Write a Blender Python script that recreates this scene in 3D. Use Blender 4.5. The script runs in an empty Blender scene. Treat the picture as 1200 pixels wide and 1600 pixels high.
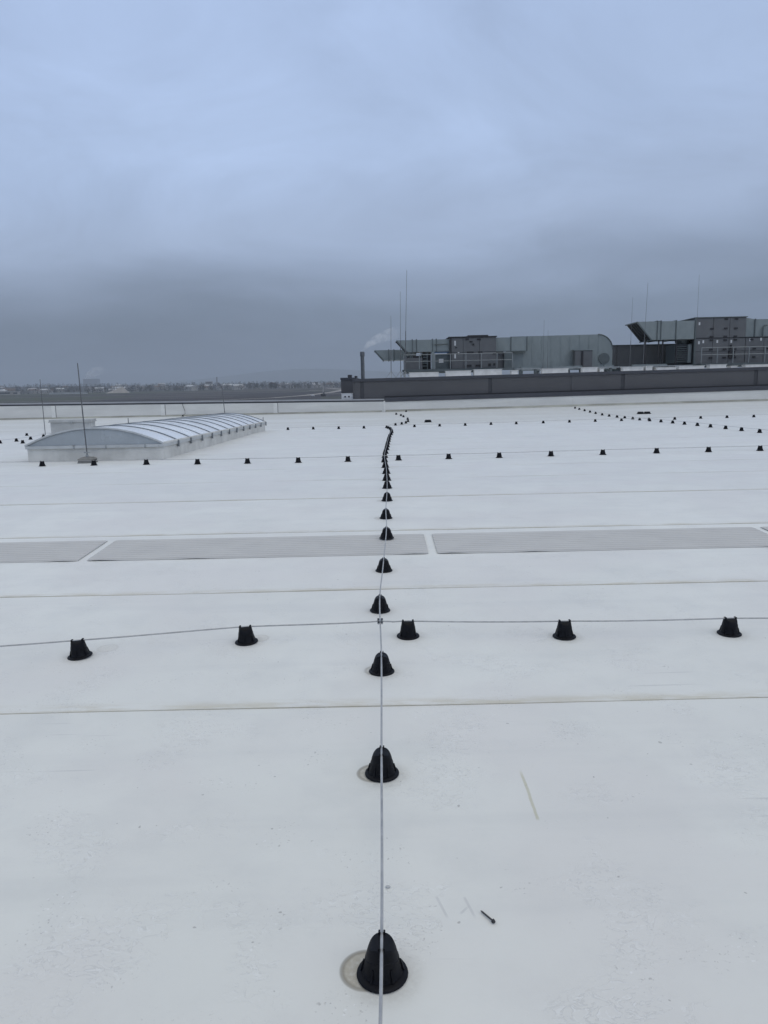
import bpy, math, random
import numpy as np
from mathutils import Vector, Matrix

random.seed(7)
R = math.radians
sc = bpy.context.scene
COL = sc.collection

# ------------------------------------------------------------------ camera
PITCH, ROLL, EYE = math.atan(197 / 1155), R(1.2), 1.55
cam_d = bpy.data.cameras.new('camera')
cam_d.sensor_fit = 'VERTICAL'
cam_d.sensor_height = 24.0
cam_d.lens = 24.0 * 1155 / 1600
cam_d.clip_start, cam_d.clip_end = 0.05, 60000
cam = bpy.data.objects.new('camera', cam_d)
COL.objects.link(cam)
_r = Vector((1, 0, 0))
_u = Vector((0, math.sin(PITCH), math.cos(PITCH)))
_f = Vector((0, math.cos(PITCH), -math.sin(PITCH)))
_R = _r * math.cos(ROLL) - _u * math.sin(ROLL)
_U = _r * math.sin(ROLL) + _u * math.cos(ROLL)
m3 = Matrix((_R, _U, -_f)).transposed()
cam.matrix_world = Matrix.Translation((0, 0, EYE)) @ m3.to_4x4()
sc.camera = cam

# ------------------------------------------------------------------ render / exposure
sc.render.engine = 'CYCLES'
sc.cycles.use_denoising = True
sc.cycles.max_bounces = 6
sc.cycles.volume_bounces = 2
sc.cycles.volume_step_rate = 1.0
sc.cycles.volume_max_steps = 256
sc.view_settings.view_transform = 'Standard'
sc.view_settings.look = 'None'
sc.view_settings.exposure = 0.0
sc.view_settings.gamma = 1.0

# ------------------------------------------------------------------ node helpers
class NT:
    def __init__(s, tree):
        s.t = tree
        s.n = tree.nodes
        s.l = tree.links
    def node(s, kind, **kw):
        nd = s.n.new(kind)
        for k, v in kw.items():
            setattr(nd, k, v)
        return nd
    def put(s, sock, v):
        if hasattr(v, 'is_linked') or hasattr(v, 'links'):
            s.l.new(v, sock)
        else:
            sock.default_value = v
    def math(s, op, a, b=0.0, c=0.0, clamp=False):
        nd = s.node('ShaderNodeMath', operation=op, use_clamp=clamp)
        s.put(nd.inputs[0], a); s.put(nd.inputs[1], b); s.put(nd.inputs[2], c)
        return nd.outputs[0]
    def vmath(s, op, a, b=(0, 0, 0)):
        nd = s.node('ShaderNodeVectorMath', operation=op)
        s.put(nd.inputs[0], a); s.put(nd.inputs[1], b)
        return nd.outputs['Value'] if op in ('DISTANCE', 'LENGTH') else nd.outputs[0]
    def noise(s, vec, scale, detail=3.0, rough=0.55, dist=0.0):
        nd = s.node('ShaderNodeTexNoise')
        s.l.new(vec, nd.inputs['Vector'])
        nd.inputs['Scale'].default_value = scale
        nd.inputs['Detail'].default_value = detail
        nd.inputs['Roughness'].default_value = rough
        nd.inputs['Distortion'].default_value = dist
        return nd.outputs['Fac']
    def ramp01(s, v, a, b, lo=0.0, hi=1.0, smooth=True):
        nd = s.node('ShaderNodeMapRange', interpolation_type='SMOOTHSTEP' if smooth else 'LINEAR')
        s.put(nd.inputs['Value'], v)
        nd.inputs['From Min'].default_value = a; nd.inputs['From Max'].default_value = b
        nd.inputs['To Min'].default_value = lo; nd.inputs['To Max'].default_value = hi
        return nd.outputs['Result']
    def mix(s, fac, a, b, blend='MIX'):
        nd = s.node('ShaderNodeMix', data_type='RGBA', blend_type=blend)
        s.put(nd.inputs[0], fac)
        for sock, v in ((nd.inputs[6], a), (nd.inputs[7], b)):
            if isinstance(v, tuple):
                v = (v[0], v[1], v[2], 1.0)
            s.put(sock, v)
        return nd.outputs[2]
    def scalevec(s, vec, sx, sy, sz):
        return s.vmath('MULTIPLY', vec, (sx, sy, sz))

# ------------------------------------------------------------------ world: overcast sky
SUN_EL, SUN_AZ = R(48), R(125)          # azimuth from +Y towards +X
world = bpy.data.worlds.new('World')
sc.world = world
world.use_nodes = True
W = NT(world.node_tree)
W.n.clear()
wout = W.node('ShaderNodeOutputWorld')
wbg = W.node('ShaderNodeBackground')
W.l.new(wbg.outputs[0], wout.inputs[0])
sky = W.node('ShaderNodeTexSky', sky_type='NISHITA')
sky.sun_disc = False
sky.sun_elevation = SUN_EL
sky.sun_rotation = SUN_AZ
sky.air_density = 1.5
sky.dust_density = 3.0
tc = W.node('ShaderNodeTexCoord')
dirn = W.vmath('NORMALIZE', tc.outputs['Generated'])
sep = W.node('ShaderNodeSeparateXYZ'); W.l.new(dirn, sep.inputs[0])
zc = W.math('MAXIMUM', sep.outputs['Z'], 0.0)
den = W.math('ADD', zc, 0.22)
comb = W.node('ShaderNodeCombineXYZ')
W.l.new(W.math('DIVIDE', sep.outputs['X'], den), comb.inputs[0])
W.l.new(W.math('DIVIDE', sep.outputs['Y'], den), comb.inputs[1])
comb.inputs[2].default_value = 3.7
n_big = W.noise(comb.outputs[0], 0.55, 4.0, 0.5, 0.3)
n_mid = W.noise(comb.outputs[0], 1.5, 7.0, 0.58, 0.8)
zz = W.math('ADD', zc, W.math('MULTIPLY', W.math('SUBTRACT', n_big, 0.5), 0.16))
zz = W.math('SUBTRACT', zz, W.math('MULTIPLY', sep.outputs['X'], 0.06))   # the deck hangs lower to the right
ramp = W.node('ShaderNodeValToRGB')
cr = ramp.color_ramp
cr.interpolation = 'EASE'
stops = [(0.0, (.180, .235, .335)), (0.07, (.220, .290, .410)), (0.125, (.315, .40, .565)),
         (0.19, (.435, .545, .765)), (0.30, (.485, .62, .89)), (0.45, (.49, .63, .92)), (1.0, (.91, .90, .82))]
while len(cr.elements) < len(stops):
    cr.elements.new(0.5)
for e, (p, c) in zip(cr.elements, stops):
    e.position = p
    e.color = (*c, 1)
W.l.new(zz, ramp.inputs[0])
shade = W.ramp01(n_mid, 0.25, 0.75, 0.84, 1.15, smooth=False)
gv = W.node('ShaderNodeCombineXYZ')
for i in range(3):
    W.l.new(shade, gv.inputs[i])
bank = W.math('MULTIPLY', W.ramp01(sep.outputs['X'], 0.08, -0.28), W.ramp01(zz, 0.21, 0.06))   # rain bank low to the left
bank = W.math('SUBTRACT', 1.0, W.math('MULTIPLY', bank, 0.28))
bv = W.node('ShaderNodeCombineXYZ')
for i in range(3):
    W.l.new(bank, bv.inputs[i])
cloud = W.vmath('MULTIPLY', W.vmath('MULTIPLY', ramp.outputs[0], gv.outputs[0]), bv.outputs[0])
cloud10 = W.vmath('MULTIPLY', cloud, (10, 10, 10))
W.l.new(W.mix(0.93, sky.outputs[0], cloud10), wbg.inputs[0])
wbg.inputs[1].default_value = 0.1

sun_d = bpy.data.lights.new('sun', 'SUN')
sun_d.energy = 0.6
sun_d.angle = R(60)
sun_d.color = (1.0, 0.97, 0.93)
sun = bpy.data.objects.new('sun', sun_d)
COL.objects.link(sun)
sdir = Vector((math.sin(SUN_AZ) * math.cos(SUN_EL), math.cos(SUN_AZ) * math.cos(SUN_EL), math.sin(SUN_EL)))
sun.rotation_euler = sdir.to_track_quat('Z', 'Y').to_euler()

# ------------------------------------------------------------------ mesh helpers
class MB:
    def __init__(s):
        s.v, s.f = [], []
    def add(s, verts, faces):
        o = len(s.v)
        s.v += [tuple(v) for v in verts]
        s.f += [tuple(i + o for i in f) for f in faces]
        return s
    def box(s, x0, x1, y0, y1, z0, z1):
        v = [(x0, y0, z0), (x1, y0, z0), (x1, y1, z0), (x0, y1, z0), (x0, y0, z1), (x1, y0, z1), (x1, y1, z1), (x0, y1, z1)]
        return s.add(v, [(0, 3, 2, 1), (4, 5, 6, 7), (0, 1, 5, 4), (1, 2, 6, 5), (2, 3, 7, 6), (3, 0, 4, 7)])
    def hexa(s, v):        # eight corners, bottom ring then top ring
        return s.add(v, [(0, 3, 2, 1), (4, 5, 6, 7), (0, 1, 5, 4), (1, 2, 6, 5), (2, 3, 7, 6), (3, 0, 4, 7)])
    def prism(s, poly, y0, y1):   # poly of (x, z), extruded along y
        n = len(poly)
        v = [(x, y0, z) for x, z in poly] + [(x, y1, z) for x, z in poly]
        f = [tuple(range(n)), tuple(range(2 * n - 1, n - 1, -1))]
        f += [(i, i + n, (i + 1) % n + n, (i + 1) % n) for i in range(n)]
        return s.add(v, f)
    def lathe(s, prof, seg=20, c=(0, 0, 0)):
        n = len(prof)
        v, f = [], []
        for k in range(seg):
            a = 2 * math.pi * k / seg
            for r, z in prof:
                v.append((c[0] + r * math.cos(a), c[1] + r * math.sin(a), c[2] + z))
        for k in range(seg):
            k2 = (k + 1) % seg
            for j in range(n - 1):
                f.append((k * n + j, k2 * n + j, k2 * n + j + 1, k * n + j + 1))
        f.append(tuple(k * n for k in range(seg - 1, -1, -1)))
        f.append(tuple(k * n + n - 1 for k in range(seg)))
        return s.add(v, f)
    def tube(s, pts, rad, seg=8):
        pts = [Vector(p) for p in pts]
        n = len(pts)
        rads = rad if isinstance(rad, (list, tuple)) else [rad] * n
        v, f = [], []
        for i, p in enumerate(pts):
            d = (pts[min(i + 1, n - 1)] - pts[max(i - 1, 0)]).normalized()
            ref = Vector((0, 0, 1)) if abs(d.z) < 0.9 else Vector((0, 1, 0))
            a = d.cross(ref).normalized()
            b = d.cross(a).normalized()
            for k in range(seg):
                t = 2 * math.pi * k / seg
                v.append(p + (a * math.cos(t) + b * math.sin(t)) * rads[i])
        for i in range(n - 1):
            for k in range(seg):
                k2 = (k + 1) % seg
                f.append((i * seg + k, i * seg + k2, (i + 1) * seg + k2, (i + 1) * seg + k))
        f.append(tuple(range(seg)))
        f.append(tuple(range(n * seg - 1, (n - 1) * seg - 1, -1)))
        return s.add(v, f)
    def mesh(s, name, mat, smooth=False):
        me = bpy.data.meshes.new(name)
        me.from_pydata(s.v, [], s.f)
        import bmesh
        bm = bmesh.new(); bm.from_mesh(me)
        bmesh.ops.recalc_face_normals(bm, faces=bm.faces)
        bm.to_mesh(me); bm.free()
        if mat is not None:
            me.materials.append(mat)
        if smooth:
            me.polygons.foreach_set('use_smooth', [True] * len(me.polygons))
            try:
                me.set_sharp_from_angle(angle=R(38))
            except Exception:
                pass
        me.update()
        return me
    def build(s, name, mat, parent=None, smooth=False):
        return link(name, s.mesh(name, mat, smooth), parent)

def link(name, me, parent=None):
    o = bpy.data.objects.new(name, me)
    COL.objects.link(o)
    if parent is not None:
        o.parent = parent
    return o

def empty(name, loc=(0, 0, 0), rz=0.0):
    o = bpy.data.objects.new(name, None)
    o.location = loc
    o.rotation_euler = (0, 0, rz)
    o.empty_display_size = 0.1
    COL.objects.link(o)
    return o

def tag(o, label=None, cat=None, group=None, kind=None):
    if label: o['label'] = label
    if cat: o['category'] = cat
    if group: o['group'] = group
    if kind: o['kind'] = kind
    return o

def copy_tree(o, parent=None):
    c = o.copy()
    COL.objects.link(c)
    c.parent = parent
    for ch in list(o.children):
        copy_tree(ch, c)
    return c

ONES = ['', 'first', 'second', 'third', 'fourth', 'fifth', 'sixth', 'seventh', 'eighth', 'ninth', 'tenth', 'eleventh', 'twelfth',
        'thirteenth', 'fourteenth', 'fifteenth', 'sixteenth', 'seventeenth', 'eighteenth', 'nineteenth']
def ordinal(n):
    if n < 20: return ONES[n]
    t = {2: ('twentieth', 'twenty'), 3: ('thirtieth', 'thirty')}[n // 10]
    return t[0] if n % 10 == 0 else t[1] + '-' + ONES[n % 10]

# ------------------------------------------------------------------ materials
def base_mat(name):
    m = bpy.data.materials.new(name)
    m.use_nodes = True
    t = NT(m.node_tree)
    b = m.node_tree.nodes['Principled BSDF']
    return m, t, b

def simple(name, col, rough=0.6, metal=0.0, var=0.12, scale=3.0, bump=0.0, bscale=40.0, spec=0.5, stretch=(1, 1, 1)):
    m, t, b = base_mat(name)
    tcn = t.node('ShaderNodeTexCoord')
    v = t.scalevec(tcn.outputs['Object'], *stretch)
    n1 = t.noise(v, scale, 5.0, 0.6)
    lo = tuple(c * (1 - var) for c in col)
    hi = tuple(min(1, c * (1 + var)) for c in col)
    c = t.mix(t.ramp01(n1, 0.3, 0.7), lo, hi)
    t.l.new(c, b.inputs['Base Color'])
    t.l.new(t.ramp01(n1, 0.3, 0.7, max(0.05, rough - 0.08), min(1, rough + 0.08)), b.inputs['Roughness'])
    b.inputs['Metallic'].default_value = metal
    b.inputs['Specular IOR Level'].default_value = spec
    if bump:
        bn = t.node('ShaderNodeBump')
        bn.inputs['Strength'].default_value = bump
        bn.inputs['Distance'].default_value = 0.01
        t.l.new(t.noise(v, bscale, 3.0), bn.inputs['Height'])
        t.l.new(bn.outputs[0], b.inputs['Normal'])
    return m

def membrane_mat():
    m, t, b = base_mat('roof_membrane')
    geo = t.node('ShaderNodeNewGeometry')
    pos = geo.outputs['Position']
    flat = t.scalevec(pos, 1, 1, 0)
    sp = t.node('ShaderNodeSeparateXYZ'); t.l.new(pos, sp.inputs[0])
    X, Y = sp.outputs['X'], sp.outputs['Y']
    uv = t.node('ShaderNodeUVMap')
    us = t.node('ShaderNodeSeparateXYZ'); t.l.new(uv.outputs[0], us.inputs[0])
    edge = us.outputs['Y']                      # metres from the lap edge of the sheet
    tone = us.outputs['X']                      # a little tone of its own for each sheet
    near_lap = t.ramp01(Y, 16.0, 6.5, 0.28, 1.0)   # lap marks weaken with distance
    n_low = t.noise(flat, 0.45, 4.0, 0.6)
    n_mid = t.noise(flat, 2.6, 6.0, 0.65)
    c = t.mix(t.ramp01(n_low, 0.3, 0.7), (.675, .678, .640), (.733, .736, .695))
    c = t.mix(t.ramp01(n_mid, 0.42, 0.75, 0, 0.30), c, (.52, .53, .52))
    c = t.mix(t.math('MULTIPLY', tone, 0.10), c, (.5, .5, .49))
    c = t.mix(t.ramp01(t.noise(t.vmath('ADD', flat, (31, 7, 0)), 0.9, 3.0, 0.5), .4, .65, 0, .5), c, (.64, .62, .60))
    # rain-washed streaks lying along the sheets
    n_str = t.noise(t.scalevec(flat, 0.35, 3.2, 1), 1.0, 4.0, 0.6)
    c = t.mix(t.ramp01(n_str, 0.5, 0.72, 0, 0.22), c, (.50, .51, .505))
    # scuffs: speckled patches where boots have been
    patch = t.ramp01(t.noise(flat, 4.2, 2.0, 0.5), 0.555, 0.66)
    speck = t.ramp01(t.noise(flat, 75.0, 2.0, 0.6), 0.60, 0.72)
    sc1 = t.math('MULTIPLY', patch, speck)
    c = t.mix(t.math('MULTIPLY', sc1, 0.5), c, (.30, .29, .28))
    speck2 = t.ramp01(t.noise(t.scalevec(flat, 1.0, 1.4, 1), 52.0, 2.0, 0.6), 0.64, 0.72)
    c = t.mix(t.math('MULTIPLY', t.math('MULTIPLY', patch, speck2), 0.5), c, (.85, .85, .85))
    cr_n = t.noise(t.scalevec(flat, 1.0, 1.5, 1), 17.0, 3.0, 0.6, 1.2)  # wrinkles: dark side and highlight painted into the colour
    cr_d = t.math('ABSOLUTE', t.math('SUBTRACT', cr_n, 0.5))
    pw_ = t.ramp01(t.noise(t.vmath('ADD', flat, (5.3, 2.1, 0)), 2.6, 3.0, 0.55), 0.50, 0.64)
    crink = t.math('MULTIPLY', t.ramp01(cr_d, 0.022, 0.004), pw_)
    c = t.mix(t.math('MULTIPLY', crink, 0.22), c, (.40, .40, .40))
    cr_e = t.math('ABSOLUTE', t.math('SUBTRACT', cr_n, 0.535))
    c = t.mix(t.math('MULTIPLY', t.math('MULTIPLY', t.ramp01(cr_e, 0.022, 0.004), pw_), 0.30), c, (.80, .81, .81))
    dots = t.ramp01(t.noise(flat, 34.0, 1.0, 0.4), 0.775, 0.81)
    c = t.mix(t.math('MULTIPLY', dots, 0.55), c, (.25, .24, .23))
    # drag marks along x
    dr = t.ramp01(t.noise(t.scalevec(flat, 1.1, 26.0, 1), 1.0, 2.0, 0.5), 0.69, 0.74)
    drm = t.ramp01(t.noise(flat, 0.9, 2.0, 0.5), 0.5, 0.62)
    c = t.mix(t.math('MULTIPLY', t.math('MULTIPLY', dr, drm), 0.28), c, (.33, .33, .33))
    # dirt settled along the welded laps, then a thin dark line at the edge
    lap_n = t.noise(t.scalevec(flat, 3.0, 14.0, 1), 1.0, 5.0, 0.65)
    lap = t.math('MULTIPLY', t.ramp01(edge, 0.0, 0.11, 1.0, 0.0), t.ramp01(lap_n, 0.36, 0.62))
    c = t.mix(t.math('MULTIPLY', t.math('MULTIPLY', lap, near_lap), 0.75), c, (.50, .46, .35))
    thin = t.math('MULTIPLY', t.math('MULTIPLY', t.ramp01(edge, 0.0, 0.007, 1.0, 0.0), near_lap), 0.5)
    c = t.mix(thin, c, (.26, .23, .17))
    # silt left by standing water in the valley before the end wall
    pond = t.math('MULTIPLY', t.ramp01(Y, 28.0, 32.5), t.ramp01(Y, 46.0, 40.0))
    pn = t.ramp01(t.noise(t.scalevec(flat, 0.10, 0.55, 1), 1.0, 5.0, 0.6), 0.30, 0.62, 0.35, 1.0)
    c = t.mix(t.math('MULTIPLY', t.math('MULTIPLY', pond, pn), 0.62), c, (.49, .475, .40))
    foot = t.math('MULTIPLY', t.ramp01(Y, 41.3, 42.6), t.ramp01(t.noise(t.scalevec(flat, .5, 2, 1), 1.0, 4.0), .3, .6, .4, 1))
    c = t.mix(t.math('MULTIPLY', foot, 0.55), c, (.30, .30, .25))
    # dirt washed against the skylight curb
    kx = t.math('ABSOLUTE', t.math('ADD', X, 6.03))
    curb = t.math('MULTIPLY', t.ramp01(kx, 2.5, 1.4), t.math('MULTIPLY', t.ramp01(Y, 14.9, 15.6), t.ramp01(Y, 29.2, 27.6)))
    cn = t.ramp01(t.noise(flat, 1.6, 5.0, 0.6), 0.35, 0.65, 0.2, 1.0)
    c = t.mix(t.math('MULTIPLY', t.math('MULTIPLY', curb, cn), 0.45), c, (.42, .40, .34))
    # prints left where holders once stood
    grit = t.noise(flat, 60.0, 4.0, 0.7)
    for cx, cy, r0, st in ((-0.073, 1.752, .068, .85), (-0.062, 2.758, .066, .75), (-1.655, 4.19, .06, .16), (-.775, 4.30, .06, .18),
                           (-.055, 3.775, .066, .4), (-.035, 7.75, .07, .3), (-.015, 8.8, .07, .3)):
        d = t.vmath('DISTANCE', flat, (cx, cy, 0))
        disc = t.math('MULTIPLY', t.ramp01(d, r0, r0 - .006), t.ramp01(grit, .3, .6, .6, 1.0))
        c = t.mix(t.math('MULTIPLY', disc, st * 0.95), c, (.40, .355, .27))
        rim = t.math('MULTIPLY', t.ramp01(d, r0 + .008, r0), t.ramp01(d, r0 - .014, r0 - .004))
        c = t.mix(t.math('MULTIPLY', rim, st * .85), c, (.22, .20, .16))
    # soft contact shadow painted round the feet of the nearest holders
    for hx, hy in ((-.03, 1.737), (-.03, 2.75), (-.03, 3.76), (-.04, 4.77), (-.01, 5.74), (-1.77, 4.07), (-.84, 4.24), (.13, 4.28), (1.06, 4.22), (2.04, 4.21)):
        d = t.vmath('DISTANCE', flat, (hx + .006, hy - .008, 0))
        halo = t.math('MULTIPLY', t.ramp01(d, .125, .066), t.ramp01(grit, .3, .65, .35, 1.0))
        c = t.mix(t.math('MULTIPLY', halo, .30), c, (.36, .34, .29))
    # one dried yellow drip
    dx = t.math('ABSOLUTE', t.math('SUBTRACT', X, t.math('ADD', 0.521, t.math('MULTIPLY', t.noise(flat, 9.0), .012))))
    drip = t.math('MULTIPLY', t.ramp01(dx, .008, .003), t.math('MULTIPLY', t.ramp01(Y, 2.41, 2.43), t.ramp01(Y, 2.77, 2.70)))
    c = t.mix(t.math('MULTIPLY', drip, .55), c, (.42, .40, .25))
    # two grey scrapes beside the screw
    for ax, ay, bx, by in ((.135, 2.035, .165, 1.93), (.22, 2.03, .245, 1.93), (.20, 1.955, .235, 1.995)):
        ddx, ddy = bx - ax, by - ay
        ln = math.hypot(ddx, ddy)
        px = t.math('SUBTRACT', X, ax); py = t.math('SUBTRACT', Y, ay)
        al = t.math('ADD', t.math('MULTIPLY', px, ddx / ln), t.math('MULTIPLY', py, ddy / ln))
        pe = t.math('ABSOLUTE', t.math('SUBTRACT', t.math('MULTIPLY', px, ddy / ln), t.math('MULTIPLY', py, ddx / ln)))
        k = t.math('MULTIPLY', t.ramp01(pe, .006, .002), t.math('MULTIPLY', t.ramp01(al, -.004, .01), t.ramp01(al, ln, ln - .03)))
        c = t.mix(t.math('MULTIPLY', k, .3), c, (.35, .35, .36))
    t.l.new(c, b.inputs['Base Color'])
    b.inputs['Roughness'].default_value = 0.6
    b.inputs['Specular IOR Level'].default_value = 0.15
    b.inputs['Sheen Weight'].default_value = 0.5          # dusty bloom of weathered membrane
    b.inputs['Sheen Roughness'].default_value = 0.45
    bn = t.node('ShaderNodeBump')
    bn.inputs['Strength'].default_value = 0.35
    bn.inputs['Distance'].default_value = 0.006
    hh = t.math('ADD', t.math('MULTIPLY', t.noise(flat, 4.0, 4.0, 0.55), 1.2), t.math('MULTIPLY', sc1, -0.25))
    hh = t.math('ADD', hh, t.math('MULTIPLY', t.noise(flat, 160.0, 2.0), 0.10))
    hh = t.math('ADD', hh, t.math('MULTIPLY', crink, -0.5))
    t.l.new(hh, bn.inputs['Height'])
    t.l.new(bn.outputs[0], b.inputs['Normal'])
    return m

M = {}
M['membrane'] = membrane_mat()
M['upstand'] = simple('wall_membrane', (.68, .68, .66), .6, var=.08, scale=.8, bump=.2, bscale=6, stretch=(.5, 1, 2.5))
M['silt'] = simple('silted_membrane', (.33, .33, .29), .8, var=.3, scale=1.2, stretch=(.4, 1, 1))
M['cover'] = simple('cover_strip', (.74, .74, .72), .55, var=.06)
M['deck'] = simple('roof_deck', (.4, .4, .4), .8)
M['black'] = simple('black_plastic', (.0045, .005, .0075), .52, var=.3, scale=30, spec=.16)
M['wire'] = simple('round_aluminium', (.40, .40, .40), .45, metal=.5, var=.15, scale=25)
M['steel'] = simple('galvanised_steel', (.36, .38, .39), .5, metal=.6, var=.18, scale=12)
M['darksteel'] = simple('dark_screw_steel', (.055, .055, .06), .5, metal=.5)
def mat_mat():
    m, t, b = base_mat('grey_walkway_rubber')
    tcn = t.node('ShaderNodeTexCoord')
    sp = t.node('ShaderNodeSeparateXYZ'); t.l.new(tcn.outputs['Object'], sp.inputs[0])
    n1 = t.noise(tcn.outputs['Object'], 2.5, 5.0, .6)
    c = t.mix(t.ramp01(n1, .3, .7), (.480, .478, .472), (.52, .518, .508))
    fr = t.math('ABSOLUTE', t.math('SUBTRACT', t.math('FRACT', t.math('DIVIDE', t.math('SUBTRACT', sp.outputs['Y'], .03), .068)), .5))
    gr = t.math('MULTIPLY', t.ramp01(fr, .36, .44), t.ramp01(t.noise(t.scalevec(tcn.outputs['Object'], 1.5, 14, 1), 1.0, 3.0), .3, .6, .45, 1.0))
    c = t.mix(t.math('MULTIPLY', gr, .38), c, (.32, .32, .32))   # groove shading painted into the colour
    t.l.new(c, b.inputs['Base Color'])
    b.inputs['Roughness'].default_value = .8
    return m
M['mat'] = mat_mat()
M['matdark'] = simple('mat_edge', (.25, .25, .25), .8)
M['concrete'] = simple('concrete', (.18, .18, .175), .85, var=.15, scale=14, bump=.4, bscale=60)
M['coping_light'] = simple('coping_sheet', (.36, .37, .39), .45, metal=.3, var=.08, scale=1.5)
M['anthracite'] = simple('anthracite_sheet', (.052, .055, .068), .5, var=.08, scale=1.2)
M['cladding'] = simple('dark_cladding', (.082, .082, .088), .5, var=.07, scale=.7)
M['cladjoint'] = simple('cladding_joint', (.050, .051, .058), .55)
M['ahu'] = simple('unit_casing', (.108, .113, .120), .5, var=.08, scale=1.5)
M['ahu_dark'] = simple('unit_fitting', (.018, .018, .022), .6)
M['galv'] = simple('galvanised_duct', (.226, .258, .262), .5, metal=.35, var=.07, scale=3.5, stretch=(1, 1, .4))
M['galv_dark'] = simple('duct_flange', (.11, .13, .135), .55, metal=.35)
M['louver'] = simple('louver_blade', (.05, .055, .055), .5, metal=.3)
M['label_white'] = simple('white_sticker', (.55, .56, .57), .6)
M['white_roof'] = simple('white_plinth', (.62, .62, .61), .6, var=.1)
M['pane'] = simple('opal_pane', (.72, .75, .79), .22, var=.05, scale=1.2, spec=.6)
M['gable'] = simple('gable_glazing', (.36, .395, .425), .25, var=.10, scale=.9, spec=.6)
M['frame'] = simple('skylight_frame', (.50, .52, .53), .45, metal=.2, var=.1)
M['rib'] = simple('skylight_rib', (.19, .21, .23), .45, metal=.4)
M['curb'] = simple('curb_membrane', (.56, .56, .54), .6, var=.14, scale=2.2, bump=.2, bscale=8)
M['hatch'] = simple('hatch_sheet', (.44, .45, .45), .6, var=.12, scale=1.5)
M['white_box'] = simple('white_cabinet', (.62, .63, .64), .5)
M['rodsteel'] = simple('weathered_rod', (.13, .135, .145), .55, metal=.4, var=.1)
M['railsteel'] = simple('rail_steel', (.22, .24, .25), .5, metal=.4, var=.1)
M['flue'] = simple('flue_steel', (.12, .13, .14), .5, metal=.5)

# ------------------------------------------------------------------ roof surface
PY = [-20, 0, 1.75, 2.75, 3.75, 4.75, 5.75, 6.75, 7.75, 8.75, 9.75, 10.75, 12, 14, 17, 20, 23, 26, 28.8, 33, 41, 42, 60]
PZ = [-.1, -.01, 0, .01, .038, .063, .09, .127, .16, .187, .196, .184, .163, .134, .108, .075, .05, .02, -.055, -.03, .06, .07, .07]
def rz(x, y):
    z = sum(float(np.interp(y + d, PY, PZ)) for d in (-.4, -.2, 0, .2, .4)) / 5
    t = min(1, max(0, (y - 12) / 14.0))
    return z + .008 * max(x, 0) * t * t * (3 - 2 * t)

END_Y = 43.0
roof = MB()
gx = [-40, -30, -20, -10, 0, 10, 20, 30, 40]
gy = [-12] + list(np.arange(-10, 43, 2.0)) + [43.3]
vs = [(x, y, rz(x, y) - .035) for y in gy for x in gx]
nx = len(gx)
fs = [(j * nx + i, j * nx + i + 1, (j + 1) * nx + i + 1, (j + 1) * nx + i) for j in range(len(gy) - 1) for i in range(nx - 1)]
roof.add(vs, fs)
roof.box(-40, 40, -12, 43.3, -12.5, -.25)
roof_o = tag(roof.build('roof', M['deck']), kind='structure')

def sheet(k):
    y0 = 1.45 + 1.9 * k
    y1 = min(y0 + 1.9 + .10, END_Y + .1)
    near = -2 < y0 < 14
    if near:
        xs = sorted(set(list(np.arange(-40, -9, 4.0)) + list(np.arange(-9, 9.01, .45)) + list(np.arange(10, 40.1, 4.0)) + [0.0]))
    else:
        xs = sorted(set(list(np.arange(-40, 40.1, 2.0))))
    rnd = random.Random(k * 13 + 5)
    ph = [rnd.uniform(0, 6.28) for _ in range(4)]
    tone = rnd.random()
    vv, uvs = [], []
    ts = [0, .03, .06, .2, .4, .6, .8, 1.0]
    for x in xs:
        wob = .008 * math.sin(x * .55 + ph[0]) + .005 * math.sin(x * 1.9 + ph[1])
        lip = (.0042 if y0 < 10 else .0016) + .0012 * math.sin(x * 2.3 + ph[2])
        ya = y0 + wob
        vv.append((x, ya, rz(x, ya) + .0003)); uvs.append((tone, 0))
        for tt in ts:
            y = ya + (y1 - ya) * tt
            off = lip * (1 - tt) + .0006 * tt
            vv.append((x, y, rz(x, y) + off)); uvs.append((tone, y - ya))
    n = len(ts) + 1
    ff = [(i * n + j, (i + 1) * n + j, (i + 1) * n + j + 1, i * n + j + 1) for i in range(len(xs) - 1) for j in range(n - 1)]
    me = bpy.data.meshes.new('membrane_sheet')
    me.from_pydata(vv, [], ff)
    ul = me.uv_layers.new(name='UVMap')
    for li, lp in enumerate(me.loops):
        ul.data[li].uv = uvs[lp.vertex_index]
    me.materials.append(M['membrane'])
    me.update()
    return link('membrane_sheet', me, roof_o)
for k in range(-6, 22):
    sheet(k)

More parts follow.
